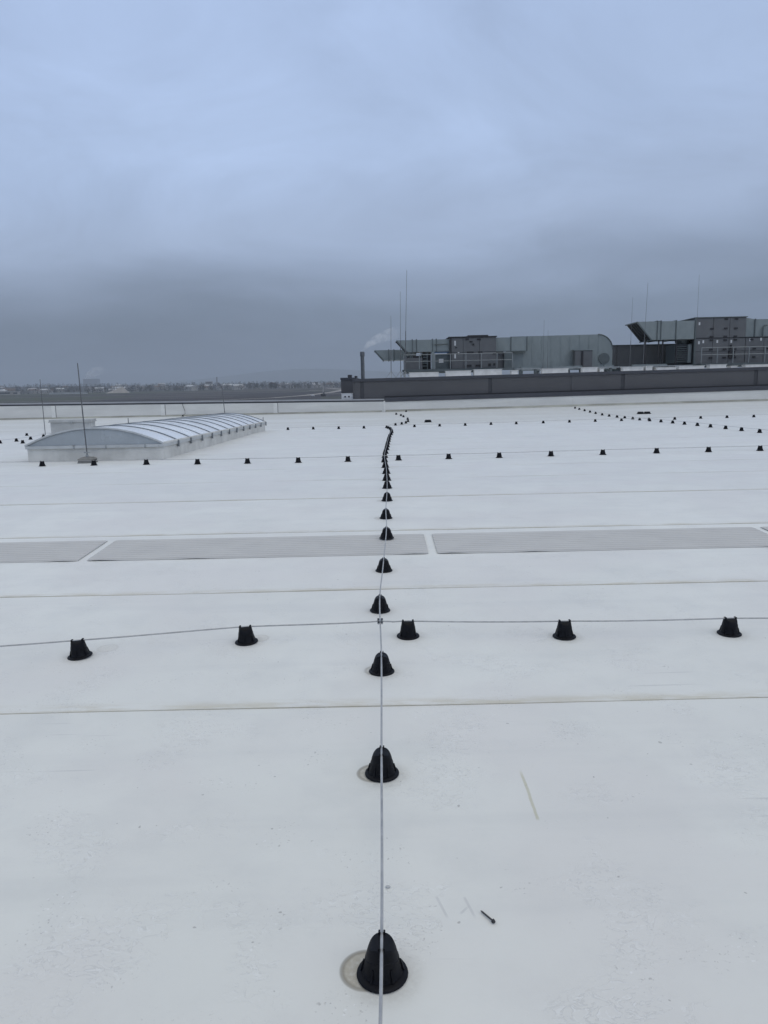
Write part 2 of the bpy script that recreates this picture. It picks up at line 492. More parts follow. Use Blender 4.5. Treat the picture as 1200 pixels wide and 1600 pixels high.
# ------------------------------------------------------------------ walkway mats
def walkway_mat(x0, x1, label):
    y0, y1 = 6.225, 6.965
    root = tag(empty('walkway_mat', ((x0 + x1) / 2, y0, rz((x0 + x1) / 2, y0))), label, 'mat', 'ribbed walkway mats laid across the roof')
    ox, oy, oz = root.location
    nr = 10
    xs = [x0, x0 + .02, x0 + .05] + list(np.linspace(x0 + .12, x1 - .12, 40)) + [x1 - .05, x1 - .02, x1]
    prof = [(0, .0005), (0.003, .005)]
    for r in range(nr):
        c = .03 + (r + .5) * (.68 / nr)
        prof += [(c - .031, .004), (c - .027, .008), (c + .027, .008), (c + .031, .004)]
    prof += [(.737, .005), (.74, .0005)]
    rnd = random.Random(int(x0 * 100))
    curls = [(rnd.uniform(x0, x1), .006), (x0 + .12, .009), (x1 - .12, .007)]
    v = []
    for i, x in enumerate(xs):
        trim = {0: .014, 1: .004, 2: 0}.get(min(i, len(xs) - 1 - i), 0)
        lift = sum(a * math.exp(-((x - c) / .12) ** 2) for c, a in curls)
        for (d, z) in prof:
            dd = trim + d * (0.74 - 2 * trim) / .74
            y = y0 + dd
            v.append((x - ox, y - oy, rz(x, y) + .004 + z + lift * math.exp(-dd / .05) - oz))
    n = len(prof)
    f = [(i * n + j, (i + 1) * n + j, (i + 1) * n + j + 1, i * n + j + 1) for i in range(len(xs) - 1) for j in range(n - 1)]
    f += [tuple(range(n)), tuple(range(len(xs) * n - 1, (len(xs) - 1) * n - 1, -1))]
    b = MB(); b.add(v, f)
    b.build('ribbed_sheet', M['mat'], root)
    return root
walkway_mat(-5.63, -2.655, 'grey ribbed walkway mat at the left edge of the picture')
walkway_mat(-2.575, .375, 'grey ribbed walkway mat crossed by the central line of black holders')
walkway_mat(.455, 3.525, 'grey ribbed walkway mat just right of the central wire')
walkway_mat(3.605, 6.6, 'grey ribbed walkway mat of which only a corner shows at the right edge')

# ------------------------------------------------------------------ conductor holders
def holder_meshes():
    fl = MB()
    fl.lathe([(.0, .001), (.0685, .001), (.0692, .003), (.068, .0060), (.064, .0085), (.052, .0105), (.050, .018), (.0, .018)], 28)
    bo = MB()
    seg = 32
    RT = .0365
    def crown(x, y):                                     # level along the wire, domed across it
        return .0975 - .021 * (abs(y) / RT) ** 3.0
    side = [(.0520, 0.0), (.0500, .05), (.0490, .10), (.0435, .58), (.0433, .62), (.0420, .63), (.0378, .94), (RT, 1.0)]
    v, f = [], []
    rows = side + [(r, None) for r in (.035, .028, .019, .009)]
    for k in range(seg):
        a = 2 * math.pi * k / seg
        ca, sa_ = math.cos(a), math.sin(a)
        zt = crown(RT * ca, RT * sa_) - .003
        for r, z in rows:
            x, y = r * ca, r * sa_
            v.append((x, y, crown(x, y) if z is None else .012 + (zt - .012) * z))
    m_ = len(rows)
    for k in range(seg):
        k2 = (k + 1) % seg
        for j in range(m_ - 1):
            f.append((k * m_ + j, k2 * m_ + j, k2 * m_ + j + 1, k * m_ + j + 1))
    v.append((0, 0, .0975))
    for k in range(seg):
        f.append((k * m_ + m_ - 1, ((k + 1) % seg) * m_ + m_ - 1, len(v) - 1))
    bo.add(v, f)
    for k in range(6):                                  # stiffening ribs on the cone
        a = 2 * math.pi * (k + .5) / 6
        c, s_ = math.cos(a), math.sin(a)
        q = []
        for rr, z in ((.048, .012), (.0560, .012), (.0475, .045), (.044, .045)):
            for w in (-.0025, .0025):
                q.append((rr * c - w * s_, rr * s_ + w * c, z))
        bo.add(q, [(0, 2, 3, 1), (2, 4, 5, 3), (4, 6, 7, 5), (0, 1, 7, 6), (0, 6, 4, 2), (1, 3, 5, 7)])
    sa = MB()                                            # saddle along local x, groove for the wire
    sa.box(-.035, .035, -.0085, .0085, .075, .0975)
    for sx in (-1, 1):
        for sy in (-1, 1):
            x0, x1 = (.025, .035) if sx > 0 else (-.035, -.025)
            ya, yb = (.0055, .0095) if sy > 0 else (-.0095, -.0055)
            sa.box(x0, x1, ya, yb, .0965, .1035)
            sa.box(x0, x1, *((.0045, .0085) if sy > 0 else (-.0085, -.0045)), .1025, .1052)
    bo.v = [(x, y * 1.06, z) for x, y, z in bo.v]
    for mb_ in (bo, sa):
        mb_.v = [(x, y, .012 + (z - .012) * .985) for x, y, z in mb_.v]
    return fl.mesh('flange', M['black'], True), bo.mesh('body', M['black'], True), sa.mesh('saddle_clip', M['black'])
H_FL, H_BO, H_SA = holder_meshes()
proto = empty('conductor_holder')
for nm, me in (('flange', H_FL), ('body', H_BO), ('saddle_clip', H_SA)):
    link(nm, me, proto)
used = [False]
hr = random.Random(3)
def holder(x, y, rzr, label, group, tilt=None):
    if used[0]:
        o = copy_tree(proto)
    else:
        o = proto
        used[0] = True
    o.location = (x, y, rz(x, y) + (.004 if not 6.2 < y < 6.99 else .022))
    tx, ty = tilt or (hr.uniform(-.02, .02), hr.uniform(-.02, .02))
    e = .05
    sx = math.atan((rz(x + e, y) - rz(x - e, y)) / (2 * e)); sy = math.atan((rz(x, y + e) - rz(x, y - e)) / (2 * e))
    mt = Matrix.Rotation(sy + tx, 4, 'X') @ Matrix.Rotation(-sx + ty, 4, 'Y') @ Matrix.Rotation(rzr + hr.uniform(-.05, .05), 4, 'Z')
    o.rotation_euler = mt.to_euler()
    tag(o, label, 'conductor holder', group)
    return o

def wire(pts, label, sag=.012, rad=.0044, name='conductor_wire', ends=(0, 0)):
    """round wire lying in the holders' clips, pts are (x, y) of the holders"""
    P = []
    for i, (x, y) in enumerate(pts):
        z = rz(x, y) + .1000 + (.018 if 6.2 < y < 6.99 else 0)
        P.append(Vector((x, y, z)))
    out = []
    n = len(P)
    for i in range(n - 1):
        p0, p1, p2, p3 = P[max(i - 1, 0)], P[i], P[i + 1], P[min(i + 2, n - 1)]
        st = 8 if (p1.y < 16) else 4
        s_ = hr.uniform(.3, 1.2) * sag
        for k in range(st):
            t = k / st
            q = .5 * ((2 * p1) + (p2 - p0) * t + (2 * p0 - 5 * p1 + 4 * p2 - p3) * t * t + (3 * p1 - p0 - 3 * p2 + p3) * t ** 3)
            q.z -= s_ * 4 * t * (1 - t)
            out.append(q)
    out.append(P[-1])
    b = MB(); b.tube(out, rad, 8)
    o = b.build(name, M['wire'], None, True)
    return tag(o, label, 'wire')

MAIN = [(-.03, 1.737), (-.03, 2.75), (-.03, 3.76), (-.04, 4.77), (-.01, 5.74), (.02, 6.77), (.02, 7.74), (.04, 8.79), (.05, 9.82), (.05, 10.73),
        (.05, 11.72), (.04, 12.75), (.03, 13.82), (.04, 14.79), (.06, 15.8), (.09, 16.78), (.11, 17.69), (.13, 18.64), (.16, 19.69), (.18, 20.65),
        (.21, 21.66), (.26, 22.77), (.30, 23.87), (.31, 25.0), (.29, 26.2), (.23, 27.4), (.17, 28.3)]
MAIN2 = [(.54, 30.08), (.81, 30.7), (1.0, 31.3), (1.13, 32.4), (1.18, 34.16), (1.05, 36.44), (.96, 37.7), (.75, 39.12)]
ROWA = [(-1.77, 4.07), (-.84, 4.24), (.13, 4.28), (1.06, 4.22), (2.04, 4.21)]
ROWB = [(-6.7, 14.51), (-5.66, 14.45), (-4.61, 14.38), (-3.58, 14.24), (-2.6, 14.16), (-1.62, 14.12), (-.67, 14.14), (.3, 14.18), (1.27, 14.24),
        (2.25, 14.26), (3.27, 14.35), (4.3, 14.42), (5.38, 14.5), (6.41, 14.52), (7.44, 14.55)]
ROWC = [(-3.63, 28.6), (-2.66, 28.65), (-1.67, 28.5), (-.7, 28.45), (1.24, 28.54), (2.2, 28.45), (3.18, 28.46), (4.18, 28.55), (5.14, 28.48), (6.2, 28.6),
        (7.22, 28.65), (8.21, 28.63), (9.21, 28.6), (10.22, 28.47), (11.18, 28.4), (12.3, 28.7), (13.26, 28.58), (14.25, 28.5)]
ROWD = [(10.39, 40.09), (10.25, 38.7), (10.12, 37.2), (10.0, 35.8), (9.9, 34.5), (9.82, 33.2), (9.8, 32.1), (9.84, 31.15), (9.92, 30.4), (9.98, 29.6),
        (9.96, 28.75), (9.83, 27.3), (9.72, 25.9), (9.74, 24.9), (9.77, 24.0), (9.81, 23.1), (9.82, 22.2), (9.86, 21.3), (9.88, 20.39), (9.94, 19.52)]
ROWL = [(-11.72, 22.73), (-11.65, 23.62), (-11.67, 24.62), (-11.99, 26.28)]

for i, (x, y) in enumerate(MAIN):
    holder(x, y, R(90), f'black bell-shaped conductor holder, {ordinal(i + 1)} from the camera in the long central line', 'black holders under the central wire')
for i, (x, y) in enumerate(MAIN2):
    holder(x, y, R(60), f'small black conductor holder, {ordinal(i + 1)} along the bend running on to the end wall', 'black holders on the far bend')
holder(1.36, 41.9, R(90), 'tiny black conductor holder close to the foot of the white upstand', 'black holders on the far bend')
tl = (0.0, -.07)
for i, (x, y) in enumerate(ROWA):
    which = ['leaning black conductor holder, leftmost of the near cross row', 'black conductor holder, second from left in the near cross row',
             'black conductor holder just right of the wire crossing in the near cross row', 'black conductor holder, fourth from left in the near cross row',
             'black conductor holder, rightmost of the near cross row'][i]
    holder(x, y, R([6, 3, 0, 0, 0][i]), which, 'black holders of the near cross row', tilt=tl if i == 0 else ((0, -.03) if i == 1 else None))
for i, (x, y) in enumerate(ROWB):
    holder(x, y, 0, f'small black conductor holder, {ordinal(i + 1)} from left in the middle cross row', 'black holders of the middle cross row')
for i, (x, y) in enumerate(ROWC):
    holder(x, y, 0, f'tiny black conductor holder, {ordinal(i + 1)} from left in the far cross row', 'black holders of the far cross row')
for i, (x, y) in enumerate(ROWD):
    holder(x, y, R(90), f'tiny black conductor holder, {ordinal(i + 1)} from the end wall in the right-hand slanting line', 'black holders of the right-hand line')
for i, (x, y) in enumerate(ROWL):
    holder(x, y, R(90), f'tiny black conductor holder, {ordinal(i + 1)} from the near end beside the left picture edge', 'black holders left of the skylight')
holder(-10.91, 22.49, 0, 'tiny black conductor holder nearest to the corner of the skylight, off the lines', 'black holders left of the skylight')
holder(-13.5, 28.21, 0, 'tiny black conductor holder farthest back left of the skylight', 'black holders left of the skylight')
holder(-11.27, 42.2, R(90), 'black conductor holder at the foot of the white parapet behind the skylight', 'black holders left of the skylight')

wire([(-.055, -1.2), (-.045, .75)] + MAIN, 'long aluminium wire running away from the camera over the central holders')
wire([MAIN[-1]] + MAIN2 + [(.7, 40.5), (.7, 42.6)], 'thin wire on the far bend between the far cross row and the wall', rad=.004)
OUT_L, OUT_R = [(-3.75, 3.72), (-2.76, 3.92)], [(3.03, 4.2), (4.02, 4.2), (5.02, 4.2)]
for nm, pts in (('left', OUT_L), ('right', OUT_R)):
    for i, (x, y) in enumerate(pts):
        holder(x, y, 0, f'black conductor holder of the near cross row beyond the {nm} picture edge, {ordinal(i + 1)}', 'black holders of the near cross row')
wire(OUT_L + ROWA[:2] + [(-.04, 4.285)] + ROWA[2:] + OUT_R, 'aluminium wire of the near cross row, bending down to the left', sag=.006)
wire([(-8.8, 14.6), (-7.7, 14.56)] + ROWB + [(8.45, 14.6), (9.5, 14.62)], 'thin wire of the middle cross row passing in front of the skylight', sag=.006)
wire(ROWC[:4] + [(.17, 28.5)] + ROWC[4:] + [(15.2, 28.5), (17, 28.5)], 'thin wire of the far cross row before the silted strip', sag=.006, rad=.004)
wire(ROWD + [(9.95, 18.4), (10.0, 16.5), (10.0, 14.6)], 'thin wire of the slanting line at the right', sag=.006, rad=.0042)
wire([(-11.6, 20.5), (-11.7, 21.7)] + ROWL + [(-12.79, 28.0)], 'thin wire left of the skylight leading to the short rod', sag=.006, rad=.004)

# cross clamp where the two wires meet
cz = rz(-.04, 4.29) + .1000
cl = tag(empty('cross_clamp', (-.037, 4.288, cz)), 'small galvanised clamp joining the two crossing wires', 'clamp')
b = MB(); b.box(-.017, .017, -.017, .017, .0045, .0085); b.build('top_plate', M['steel'], cl)
b = MB(); b.box(-.017, .017, -.017, .017, -.012, -.008); b.build('bottom_plate', M['steel'], cl)
for sx, sy in ((-1, -1), (1, -1), (1, 1), (-1, 1)):
    b = MB(); b.lathe([(0, -.016), (.003, -.016), (.003, .0085), (.0055, .0085), (.0055, .0135), (0, .0135)], 6, (sx * .011, sy * .011, 0))
    b.build('bolt', M['darksteel'], cl)
# short stub of bent wire left under the clamp
# screw lying on the roof and a pebble beside the wire
a0, a1 = Vector((.262, 1.962, 0)), Vector((.291, 1.918, 0))
zb = rz(.27, 1.94) + .0045
scw = tag(empty('screw', (a0.x, a0.y, zb)), 'loose dark screw lying on the white roof near the first holder', 'screw')
dv = (a1 - a0)
b = MB()
pts, rad = [], []
for k in range(25):
    t = k / 24
    pts.append((dv.x * t, dv.y * t, .0035 + .001 * t)); rad.append((.0006 if k == 0 else (.0018 if k < 3 else (.0029 if k % 2 else .0022))))
b.tube(pts, rad, 8); b.build('shank', M['darksteel'], scw)
b = MB(); b.tube([dv * 1.0 + Vector((0, 0, .0045)), dv * 1.07 + Vector((0, 0, .0048)), dv * 1.075 + Vector((0, 0, .0048)), dv * 1.15 + Vector((0, 0, .005))], [.0062, .0062, .0045, .0045], 6)
b.build('head', M['darksteel'], scw)
b = MB(); b.lathe([(0, 0), (.005, .0005), (.0065, .003), (.005, .006), (.002, .0075), (0, .0078)], 9)
pb = b.build('pebble', M['hatch'], None, True)
pb.location = (-.012, 2.078, rz(0, 2.08) + .003); pb.scale = (1.3, .8, .9)
tag(pb, 'tiny grey pebble lying just right of the central wire', 'pebble')

# ------------------------------------------------------------------ skylight
SKX0, SKX1, SKY0, SKY1 = -7.43, -4.62, 15.5, 27.85
def sbase(y):
    return rz(-6, 15.5) + (rz(-6, 27.8) - rz(-6, 15.5)) * (y - SKY0) / (SKY1 - SKY0)
sk = tag(empty('barrel_skylight', (-6.03, SKY0, 0)), 'long barrel-vaulted skylight with opal panes and dark ribs', 'skylight')
OX, OY = -6.03, SKY0
def L(p): return (p[0] - OX, p[1] - OY, p[2])
def wallbox(mb, x0, x1, y0, y1, za, zb, lean=0):
    mb.hexa([L((x0, y0, sbase(y0) + za)), L((x1, y0, sbase(y0) + za)), L((x1, y1, sbase(y1) + za)), L((x0, y1, sbase(y1) + za)),
             L((x0 + lean, y0, sbase(y0) + zb)), L((x1 - lean, y0, sbase(y0) + zb)), L((x1 - lean, y1, sbase(y1) + zb)), L((x0 + lean, y1, sbase(y1) + zb))])
b = MB()
wallbox(b, SKX0 - .02, SKX1 + .02, SKY0, SKY1, -.12, .27)
b.build('curb', M['curb'], sk)
for xa, xb in ((SKX0 - .05, SKX0 + .04), (SKX1 - .04, SKX1 + .05)):
    b = MB(); wallbox(b, xa, xb, SKY0 - .03, SKY1 + .03, .272, .335); b.build('eave_frame', M['frame'], sk)
for ya, yb in ((SKY0 - .04, SKY0 + .05), (SKY1 - .05, SKY1 + .04)):
    b = MB(); wallbox(b, SKX0 + .042, SKX1 - .042, ya, yb, .272, .333); b.build('end_frame', M['frame'], sk)
HALF, RISE = 1.45, .345
RAD = (HALF ** 2 + RISE ** 2) / (2 * RISE)
AMAX = math.asin(HALF / RAD)
def arc(t, off=0):
    a = t * AMAX
    return (OX + (RAD + off) * math.sin(a) + 0.005, .345 + (RAD + off) * math.cos(a) - (RAD - RISE))
NP = 12
step = (SKY1 - SKY0) / NP
def vault_strip(y0, y1, o0, o1, t0=-1.0, t1=1.0, seg=18):
    mb = MB(); v = []; f = []
    for k in range(seg + 1):
        t = t0 + (t1 - t0) * k / seg
        for (y, o) in ((y0, o0), (y1, o0), (y1, o1), (y0, o1)):
            x, z = arc(t, o)
            v.append(L((x, y, z + sbase(y))))
    for k in range(seg):
        for j in range(4):
            j2 = (j + 1) % 4
            f.append((k * 4 + j, k * 4 + j2, (k + 1) * 4 + j2, (k + 1) * 4 + j))
    f += [(0, 3, 2, 1), (seg * 4, seg * 4 + 1, seg * 4 + 2, seg * 4 + 3)]
    return mb.add(v, f)
pr = random.Random(11)
for i in range(NP):
    ya, yb = SKY0 + i * step, SKY0 + (i + 1) * step
    o = pr.uniform(-.004, .004)
    vault_strip(ya + .025, yb - .025, -.02 + o, o).build('vault_pane', M['pane'], sk, True)
for i in range(NP + 1):
    yc = SKY0 + i * step
    mb = vault_strip(yc - .024, yc + .024, -.015, .018, -1.01, 1.01)
    if 0 < i:
        for sgn in (-1, 1):
            x, z = arc(sgn * 1.01)
            z += sbase(yc)
            mb.hexa([L((x - .02, yc - .03, z - .13)), L((x + .02, yc - .03, z - .13)), L((x + .02, yc + .03, z - .13)), L((x - .02, yc + .03, z - .13)),
                     L((x - .02, yc - .03, z + .01)), L((x + .02, yc - .03, z + .01)), L((x + .02, yc + .03, z + .01)), L((x - .02, yc + .03, z + .01))])
    mb.build('vault_rib', M['frame'] if i == 0 else M['rib'], sk, False)
for yc, nm in ((SKY0 + .02, 'near'), (SKY1 - .02, 'far')):
    poly = [(OX - HALF + .02, .335)] + [(arc(t, -.022)[0], arc(t, -.022)[1]) for t in np.linspace(-.98, .98, 23)] + [(OX + HALF - .02, .335)]
    mb = MB()
    mb.prism([(x - OX, z + sbase(yc)) for x, z in poly], yc - .012 - OY, yc + .012 - OY)
    mb.build('end_panel', M['gable'], sk)
for x in (-6.45, -5.77, -4.95):
    b = MB(); b.hexa([L((x - .015, SKY0 - .05, sbase(SKY0) + .26)), L((x + .015, SKY0 - .05, sbase(SKY0) + .26)), L((x + .015, SKY0 - .03, sbase(SKY0) + .26)), L((x - .015, SKY0 - .03, sbase(SKY0) + .26)),
                      L((x - .015, SKY0 - .05, sbase(SKY0) + .345)), L((x + .015, SKY0 - .05, sbase(SKY0) + .345)), L((x + .015, SKY0 - .03, sbase(SKY0) + .345)), L((x - .015, SKY0 - .03, sbase(SKY0) + .345))])
    b.build('frame_joint', M['steel'], sk)
for sgn in (-1, 1):
    x = arc(sgn)[0]
    b = MB(); wallbox(b, x - .03, x + .012, SKY0 + .02, SKY1, .334, .372)
    b.build('pane_edge_trim', M['curb'], sk)

sk.rotation_euler = (0, 0, R(-1.0))
# ------------------------------------------------------------------ roof hatch behind the skylight
hz_ = rz(-12.3, 29.6)
ht = tag(empty('roof_hatch', (-12.28, 29.5, hz_)), 'low white boxed roof hatch with overhanging lid behind the skylight', 'roof hatch')
b = MB(); b.box(-.86, .72, 0, .5, -.1, .44); b.build('curb', M['hatch'], ht)
b = MB(); b.box(-.92, .78, -.06, .56, .442, .475); b.box(-.90, .76, -.04, .54, .475, .545); b.build('lid', M['hatch'], ht)
b = MB(); b.box(-.05, .05, -.09, -.062, .40, .47); b.build('handle', M['steel'], ht)

# ------------------------------------------------------------------ lightning rods on the roof
def rod_on_roof(x, y, h, label, block=True, r=.014, lean=(0, 0)):
    z = rz(x, y)
    root = tag(empty('lightning_rod', (x, y, z)), label, 'lightning rod')
    top = .02
    if block:
        b = MB()
        b.hexa([(-.19, -.19, .005), (.19, -.19, .005), (.19, .19, .005), (-.19, .19, .005), (-.17, -.17, .075), (.17, -.17, .075), (.17, .17, .075), (-.17, .17, .075)])
        b.hexa([(-.20, -.20, .075), (.20, -.20, .075), (.20, .20, .075), (-.20, .20, .075), (-.12, -.12, .12), (.12, -.12, .12), (.12, .12, .12), (-.12, .12, .12)])
        b.v = [(x * .8, y * .8, z) for x, y, z in b.v]
        b.build('concrete_base', M['concrete'], root)
        b = MB(); b.tube([(0, 0, .11), (0, 0, .17)], .03, 8); b.build('socket', M['steel'], root)
        b = MB(); b.box(-.06, .06, -.012, .012, .2, .225); b.box(-.012, .012, -.03, .03, .195, .23); b.build('bracket', M['steel'], root)
        top = .12
    b = MB(); b.tube([(0, 0, top), (lean[0] * .5, lean[1] * .5, h * .5), (lean[0], lean[1], h)], [r, r, r * .75], 8)
    b.build('rod', M['rodsteel'], root, True)
    return root
rod_on_roof(-6.03, 15.08, 2.0, 'tall lightning rod on a square concrete base in front of the skylight', r=.013, lean=(-.03, 0))
rod_on_roof(-12.79, 28.2, 2.1, 'thin lightning rod left of the skylight and the hatch', block=False, r=.014)
rod_on_roof(-7.35, 35, 1.7, 'short bent lightning rod rising behind the middle of the skylight', block=False, r=.016, lean=(-.09, 0))
rod_on_roof(-10.97, 32.2, .45, 'short metal peg standing on the roof behind the skylight apex', block=False, r=.02)
rod_on_roof(-4.95, 31.0, .42, 'short metal peg behind the far end of the skylight', block=False, r=.016)

# black leaf guards over the roof drains
def drain(x, y, n, label):
    root = tag(empty('drain_guard', (x, y, rz(x, y))), label, 'drain guard', 'black guards over the roof drains')
    for k in range(n):
        dx = (k - (n - 1) / 2) * .30
        b = MB(); b.lathe([(0, .004), (.17, .004), (.17, .02), (.135, .03), (.125, .075), (.09, .10), (0, .108)], 18, (dx, 0, 0))
        b.build('dome', M['black'], root)
        for q in range(10):
            a = 2 * math.pi * q / 10
            b = MB(); b.tube([(dx + .14 * math.cos(a), .14 * math.sin(a), .025), (dx + .134 * math.cos(a), .134 * math.sin(a), .08), (dx + .09 * math.cos(a), .09 * math.sin(a), .108)], .006, 5)
            b.build('guard_bar', M['black'], root)
drain(1.96, 31.8, 1, 'single low black drain guard beside the far bend of holders')
drain(11.75, 33.4, 2, 'pair of black drain guards between the far cross row and the wall')

# ------------------------------------------------------------------ white parapet, left
def ztop(x): return .82 - .0086 * (x - .14)
pw = tag(empty('parapet_wall', (-20, END_Y, 0)), 'white membrane-faced parapet with metal coping closing the roof at left', 'wall')
edges = [-40, -31.6, -25.2, -18.9, -12.6, -6.12, .16]
def lp(x, y, z): return (x + 20, y - END_Y, z)
def wseg(mb, x0, x1, y0, y1, f0, f1):
    mb.hexa([lp(x0, y0, f0(x0)), lp(x1, y0, f0(x1)), lp(x1, y1, f0(x1)), lp(x0, y1, f0(x0)), lp(x0, y0, f1(x0)), lp(x1, y0, f1(x1)), lp(x1, y1, f1(x1)), lp(x0, y1, f1(x0))])
for i in range(len(edges) - 1):
    x0, x1 = edges[i], edges[i + 1]
    b = MB(); wseg(b, x0 + .006, x1 - .006, END_Y, END_Y + .3, lambda x: -.2, lambda x: ztop(x) - .16); b.build('wall_panel', M['upstand'], pw)
    b = MB(); wseg(b, x0 + .004, x1 - .004, END_Y + .02, END_Y + .3, lambda x: ztop(x) - .158, lambda x: ztop(x) - .08); b.build('dark_strip', M['anthracite'], pw)
    b = MB(); wseg(b, x0 + .004, x1 - .004, END_Y - .05, END_Y + .4, lambda x: ztop(x) - .078, lambda x: ztop(x)); b.build('coping', M['coping_light'], pw)
    if i > 0:
        for dx in (-.13, .13):
            b = MB(); wseg(b, x0 + dx - .02, x0 + dx + .02, END_Y - .012, END_Y - .002, lambda x: rz(x, END_Y) + .03, lambda x: ztop(x) - .17); b.build('joint_edge', M['matdark'] if dx > 0 else M['upstand'], pw)
        b = MB(); wseg(b, x0 - .11, x0 + .11, END_Y - .02, END_Y - .003, lambda x: rz(x, END_Y) + .02, lambda x: ztop(x) - .17); b.build('cover_strip', M['cover'], pw)
# wall foot fillet
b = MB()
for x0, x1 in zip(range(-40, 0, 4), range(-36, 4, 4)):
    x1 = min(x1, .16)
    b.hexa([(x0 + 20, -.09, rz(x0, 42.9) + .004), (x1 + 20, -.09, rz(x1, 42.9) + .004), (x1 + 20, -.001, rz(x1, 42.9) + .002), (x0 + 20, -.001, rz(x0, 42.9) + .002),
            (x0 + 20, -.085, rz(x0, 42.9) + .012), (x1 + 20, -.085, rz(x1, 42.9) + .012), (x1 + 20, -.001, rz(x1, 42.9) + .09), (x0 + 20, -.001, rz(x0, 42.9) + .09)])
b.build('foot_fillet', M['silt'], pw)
b = MB(); b.tube([(-11.27, 42.2, rz(-11, 42.2) + .1), (-11.3, 42.85, rz(-11, 42.2) + .13), (-11.34, 42.95, .4), (-11.45, 42.95, .72), (-11.46, 42.93, .86)], .012, 6)
tag(b.build('down_conductor', M['darksteel'], None, True), 'short dark cable climbing the white parapet behind the skylight', 'cable')

# ------------------------------------------------------------------ dark clad building behind
bld = tag(empty('clad_building', (0, 43.3, -12)), 'higher building with dark grey cladding panels closing the roof at right', 'building')
def B(x, y, z): return (x, y - 43.3, z + 12)
def bseg(mb, x0, x1, y0, y1, f0, f1):
    mb.hexa([B(x0, y0, f0(x0)), B(x1, y0, f0(x1)), B(x1, y1, f0(x1)), B(x0, y1, f0(x0)), B(x0, y0, f1(x0)), B(x1, y0, f1(x1)), B(x1, y1, f1(x1)), B(x0, y1, f1(x0))])
SL = .0090
def up_top(x): return .64 + .0102 * x
def fl_top(x): return .93 + .0102 * x
def dk_top(x): return 1.985 + SL * max(x, 0)
ups = [.18, 11.0, 22.5, 34, 40]
for x0, x1 in zip(ups[:-1], ups[1:]):
    b = MB(); bseg(b, x0 + .003, x1 - .003, 43.0, 43.36, lambda x: -.2, up_top); b.build('membrane_upstand', M['upstand'], bld)
    b = MB(); bseg(b, x0 + .003, x1 - .003, 42.96, 43.38, lambda x: up_top(x) + .002, lambda x: fl_top(x) - .05); b.build('flashing', M['anthracite'], bld)
    b = MB(); bseg(b, x0 + .003, x1 - .003, 43.2, 43.39, lambda x: fl_top(x) - .048, lambda x: fl_top(x) + .02); b.build('shadow_gap', M['ahu_dark'], bld)
b = MB(); bseg(b, .10, .20, 42.955, 43.30, lambda x: .05, lambda x: .70); b.build('end_trim', M['cover'], bld)
for x0 in range(1, 40, 4):
    x1 = x0 + 4 if x0 < 37 else 40
    x0 = max(x0, .22) if x0 > 1 else .22
    b = MB()
    za, zb_ = rz(x0, 42.9), rz(x1, 42.9)
    b.hexa([B(x0, 42.88, za), B(x1, 42.88, zb_), B(x1, 42.998, zb_), B(x0, 42.998, za), B(x0, 42.885, za + .012), B(x1, 42.885, zb_ + .012), B(x1, 42.998, zb_ + .11), B(x0, 42.998, za + .11)])
    b.build('foot_fillet', M['silt'], bld)
pan = [-1.65, -1.12, 6.3, 10.9, 13.98, 21.68, 29.3, 37, 45]
for i, (x0, x1) in enumerate(zip(pan[:-1], pan[1:])):
    b = MB(); bseg(b, x0 + .11, x1 - .11, 43.42, 43.6, lambda x: -2.0, lambda x: dk_top(x) - .17); b.build('cladding_panel', M['cladding'], bld)
    if i:
        w = .11 if i != 3 else .03
        b = MB(); bseg(b, x0 - .109, x0 + .109, 43.45, 43.6, lambda x: -2.0, lambda x: dk_top(x) - .17); b.build('panel_joint', M['cladjoint'] if i != 3 else M['cladding'], bld)
    b = MB(); bseg(b, x0 + .002, x1 - .002, 43.36, 43.75, lambda x: dk_top(x) - .168, dk_top); b.build('coping', M['anthracite'], bld)
b = MB(); bseg(b, -1.65, -1.54, 43.44, 43.6, lambda x: -2, lambda x: dk_top(x) - .17); b.build('corner_panel', M['cladding'], bld)
b = MB(); b.box(-1.64, 45, 43.61 - 43.3, 80 - 43.3, 0, 13.84); b.build('building_body', M['cladding'], bld)
b = MB(); b.box(-2.68, -1.642, 50 - 43.3, 80 - 43.3, 0, 14.0); b.build('rear_wing', M['cladding'], bld)
b = MB(); b.box(-2.72, -1.645, 49.94 - 43.3, 80 - 43.3, 14.0, 14.14); b.build('wing_coping', M['anthracite'], bld)
b = MB(); b.box(-1.3, 45, 44.0 - 43.3, 79.6 - 43.3, 13.84, 13.90); b.build('flat_roof', M['white_roof'], bld)
for x0, x1, h in ((-2.45, -2.15, .16), (-1.95, -1.75, .07)):
    b = MB(); b.box(x0, x1, 55 - 43.3, 55.6 - 43.3, 14.14, 14.14 + h + .1); b.build('roof_vent', M['cladjoint'], bld)

wc = tag(empty('switch_cabinet', (-2.0, 43.55, .80)), 'small white cabinet at the corner where parapet meets dark building', 'cabinet')
b = MB(); b.box(-.33, .33, 0, .3, 0, .35); b.build('case', M['white_box'], wc)
for x in (-.12, .1):
    b = MB(); b.box(x - .05, x + .05, -.012, -.001, .13, .22); b.build('vent', M['cladjoint'], wc)
b = MB(); b.box(-.36, .36, -.03, .33, .352, .37); b.build('lid', M['white_box'], wc)
b = MB(); b.box(-.2, -.14, .1, .2, -.3, 0); b.box(.14, .2, .1, .2, -.3, 0); b.build('support', M['steel'], wc)

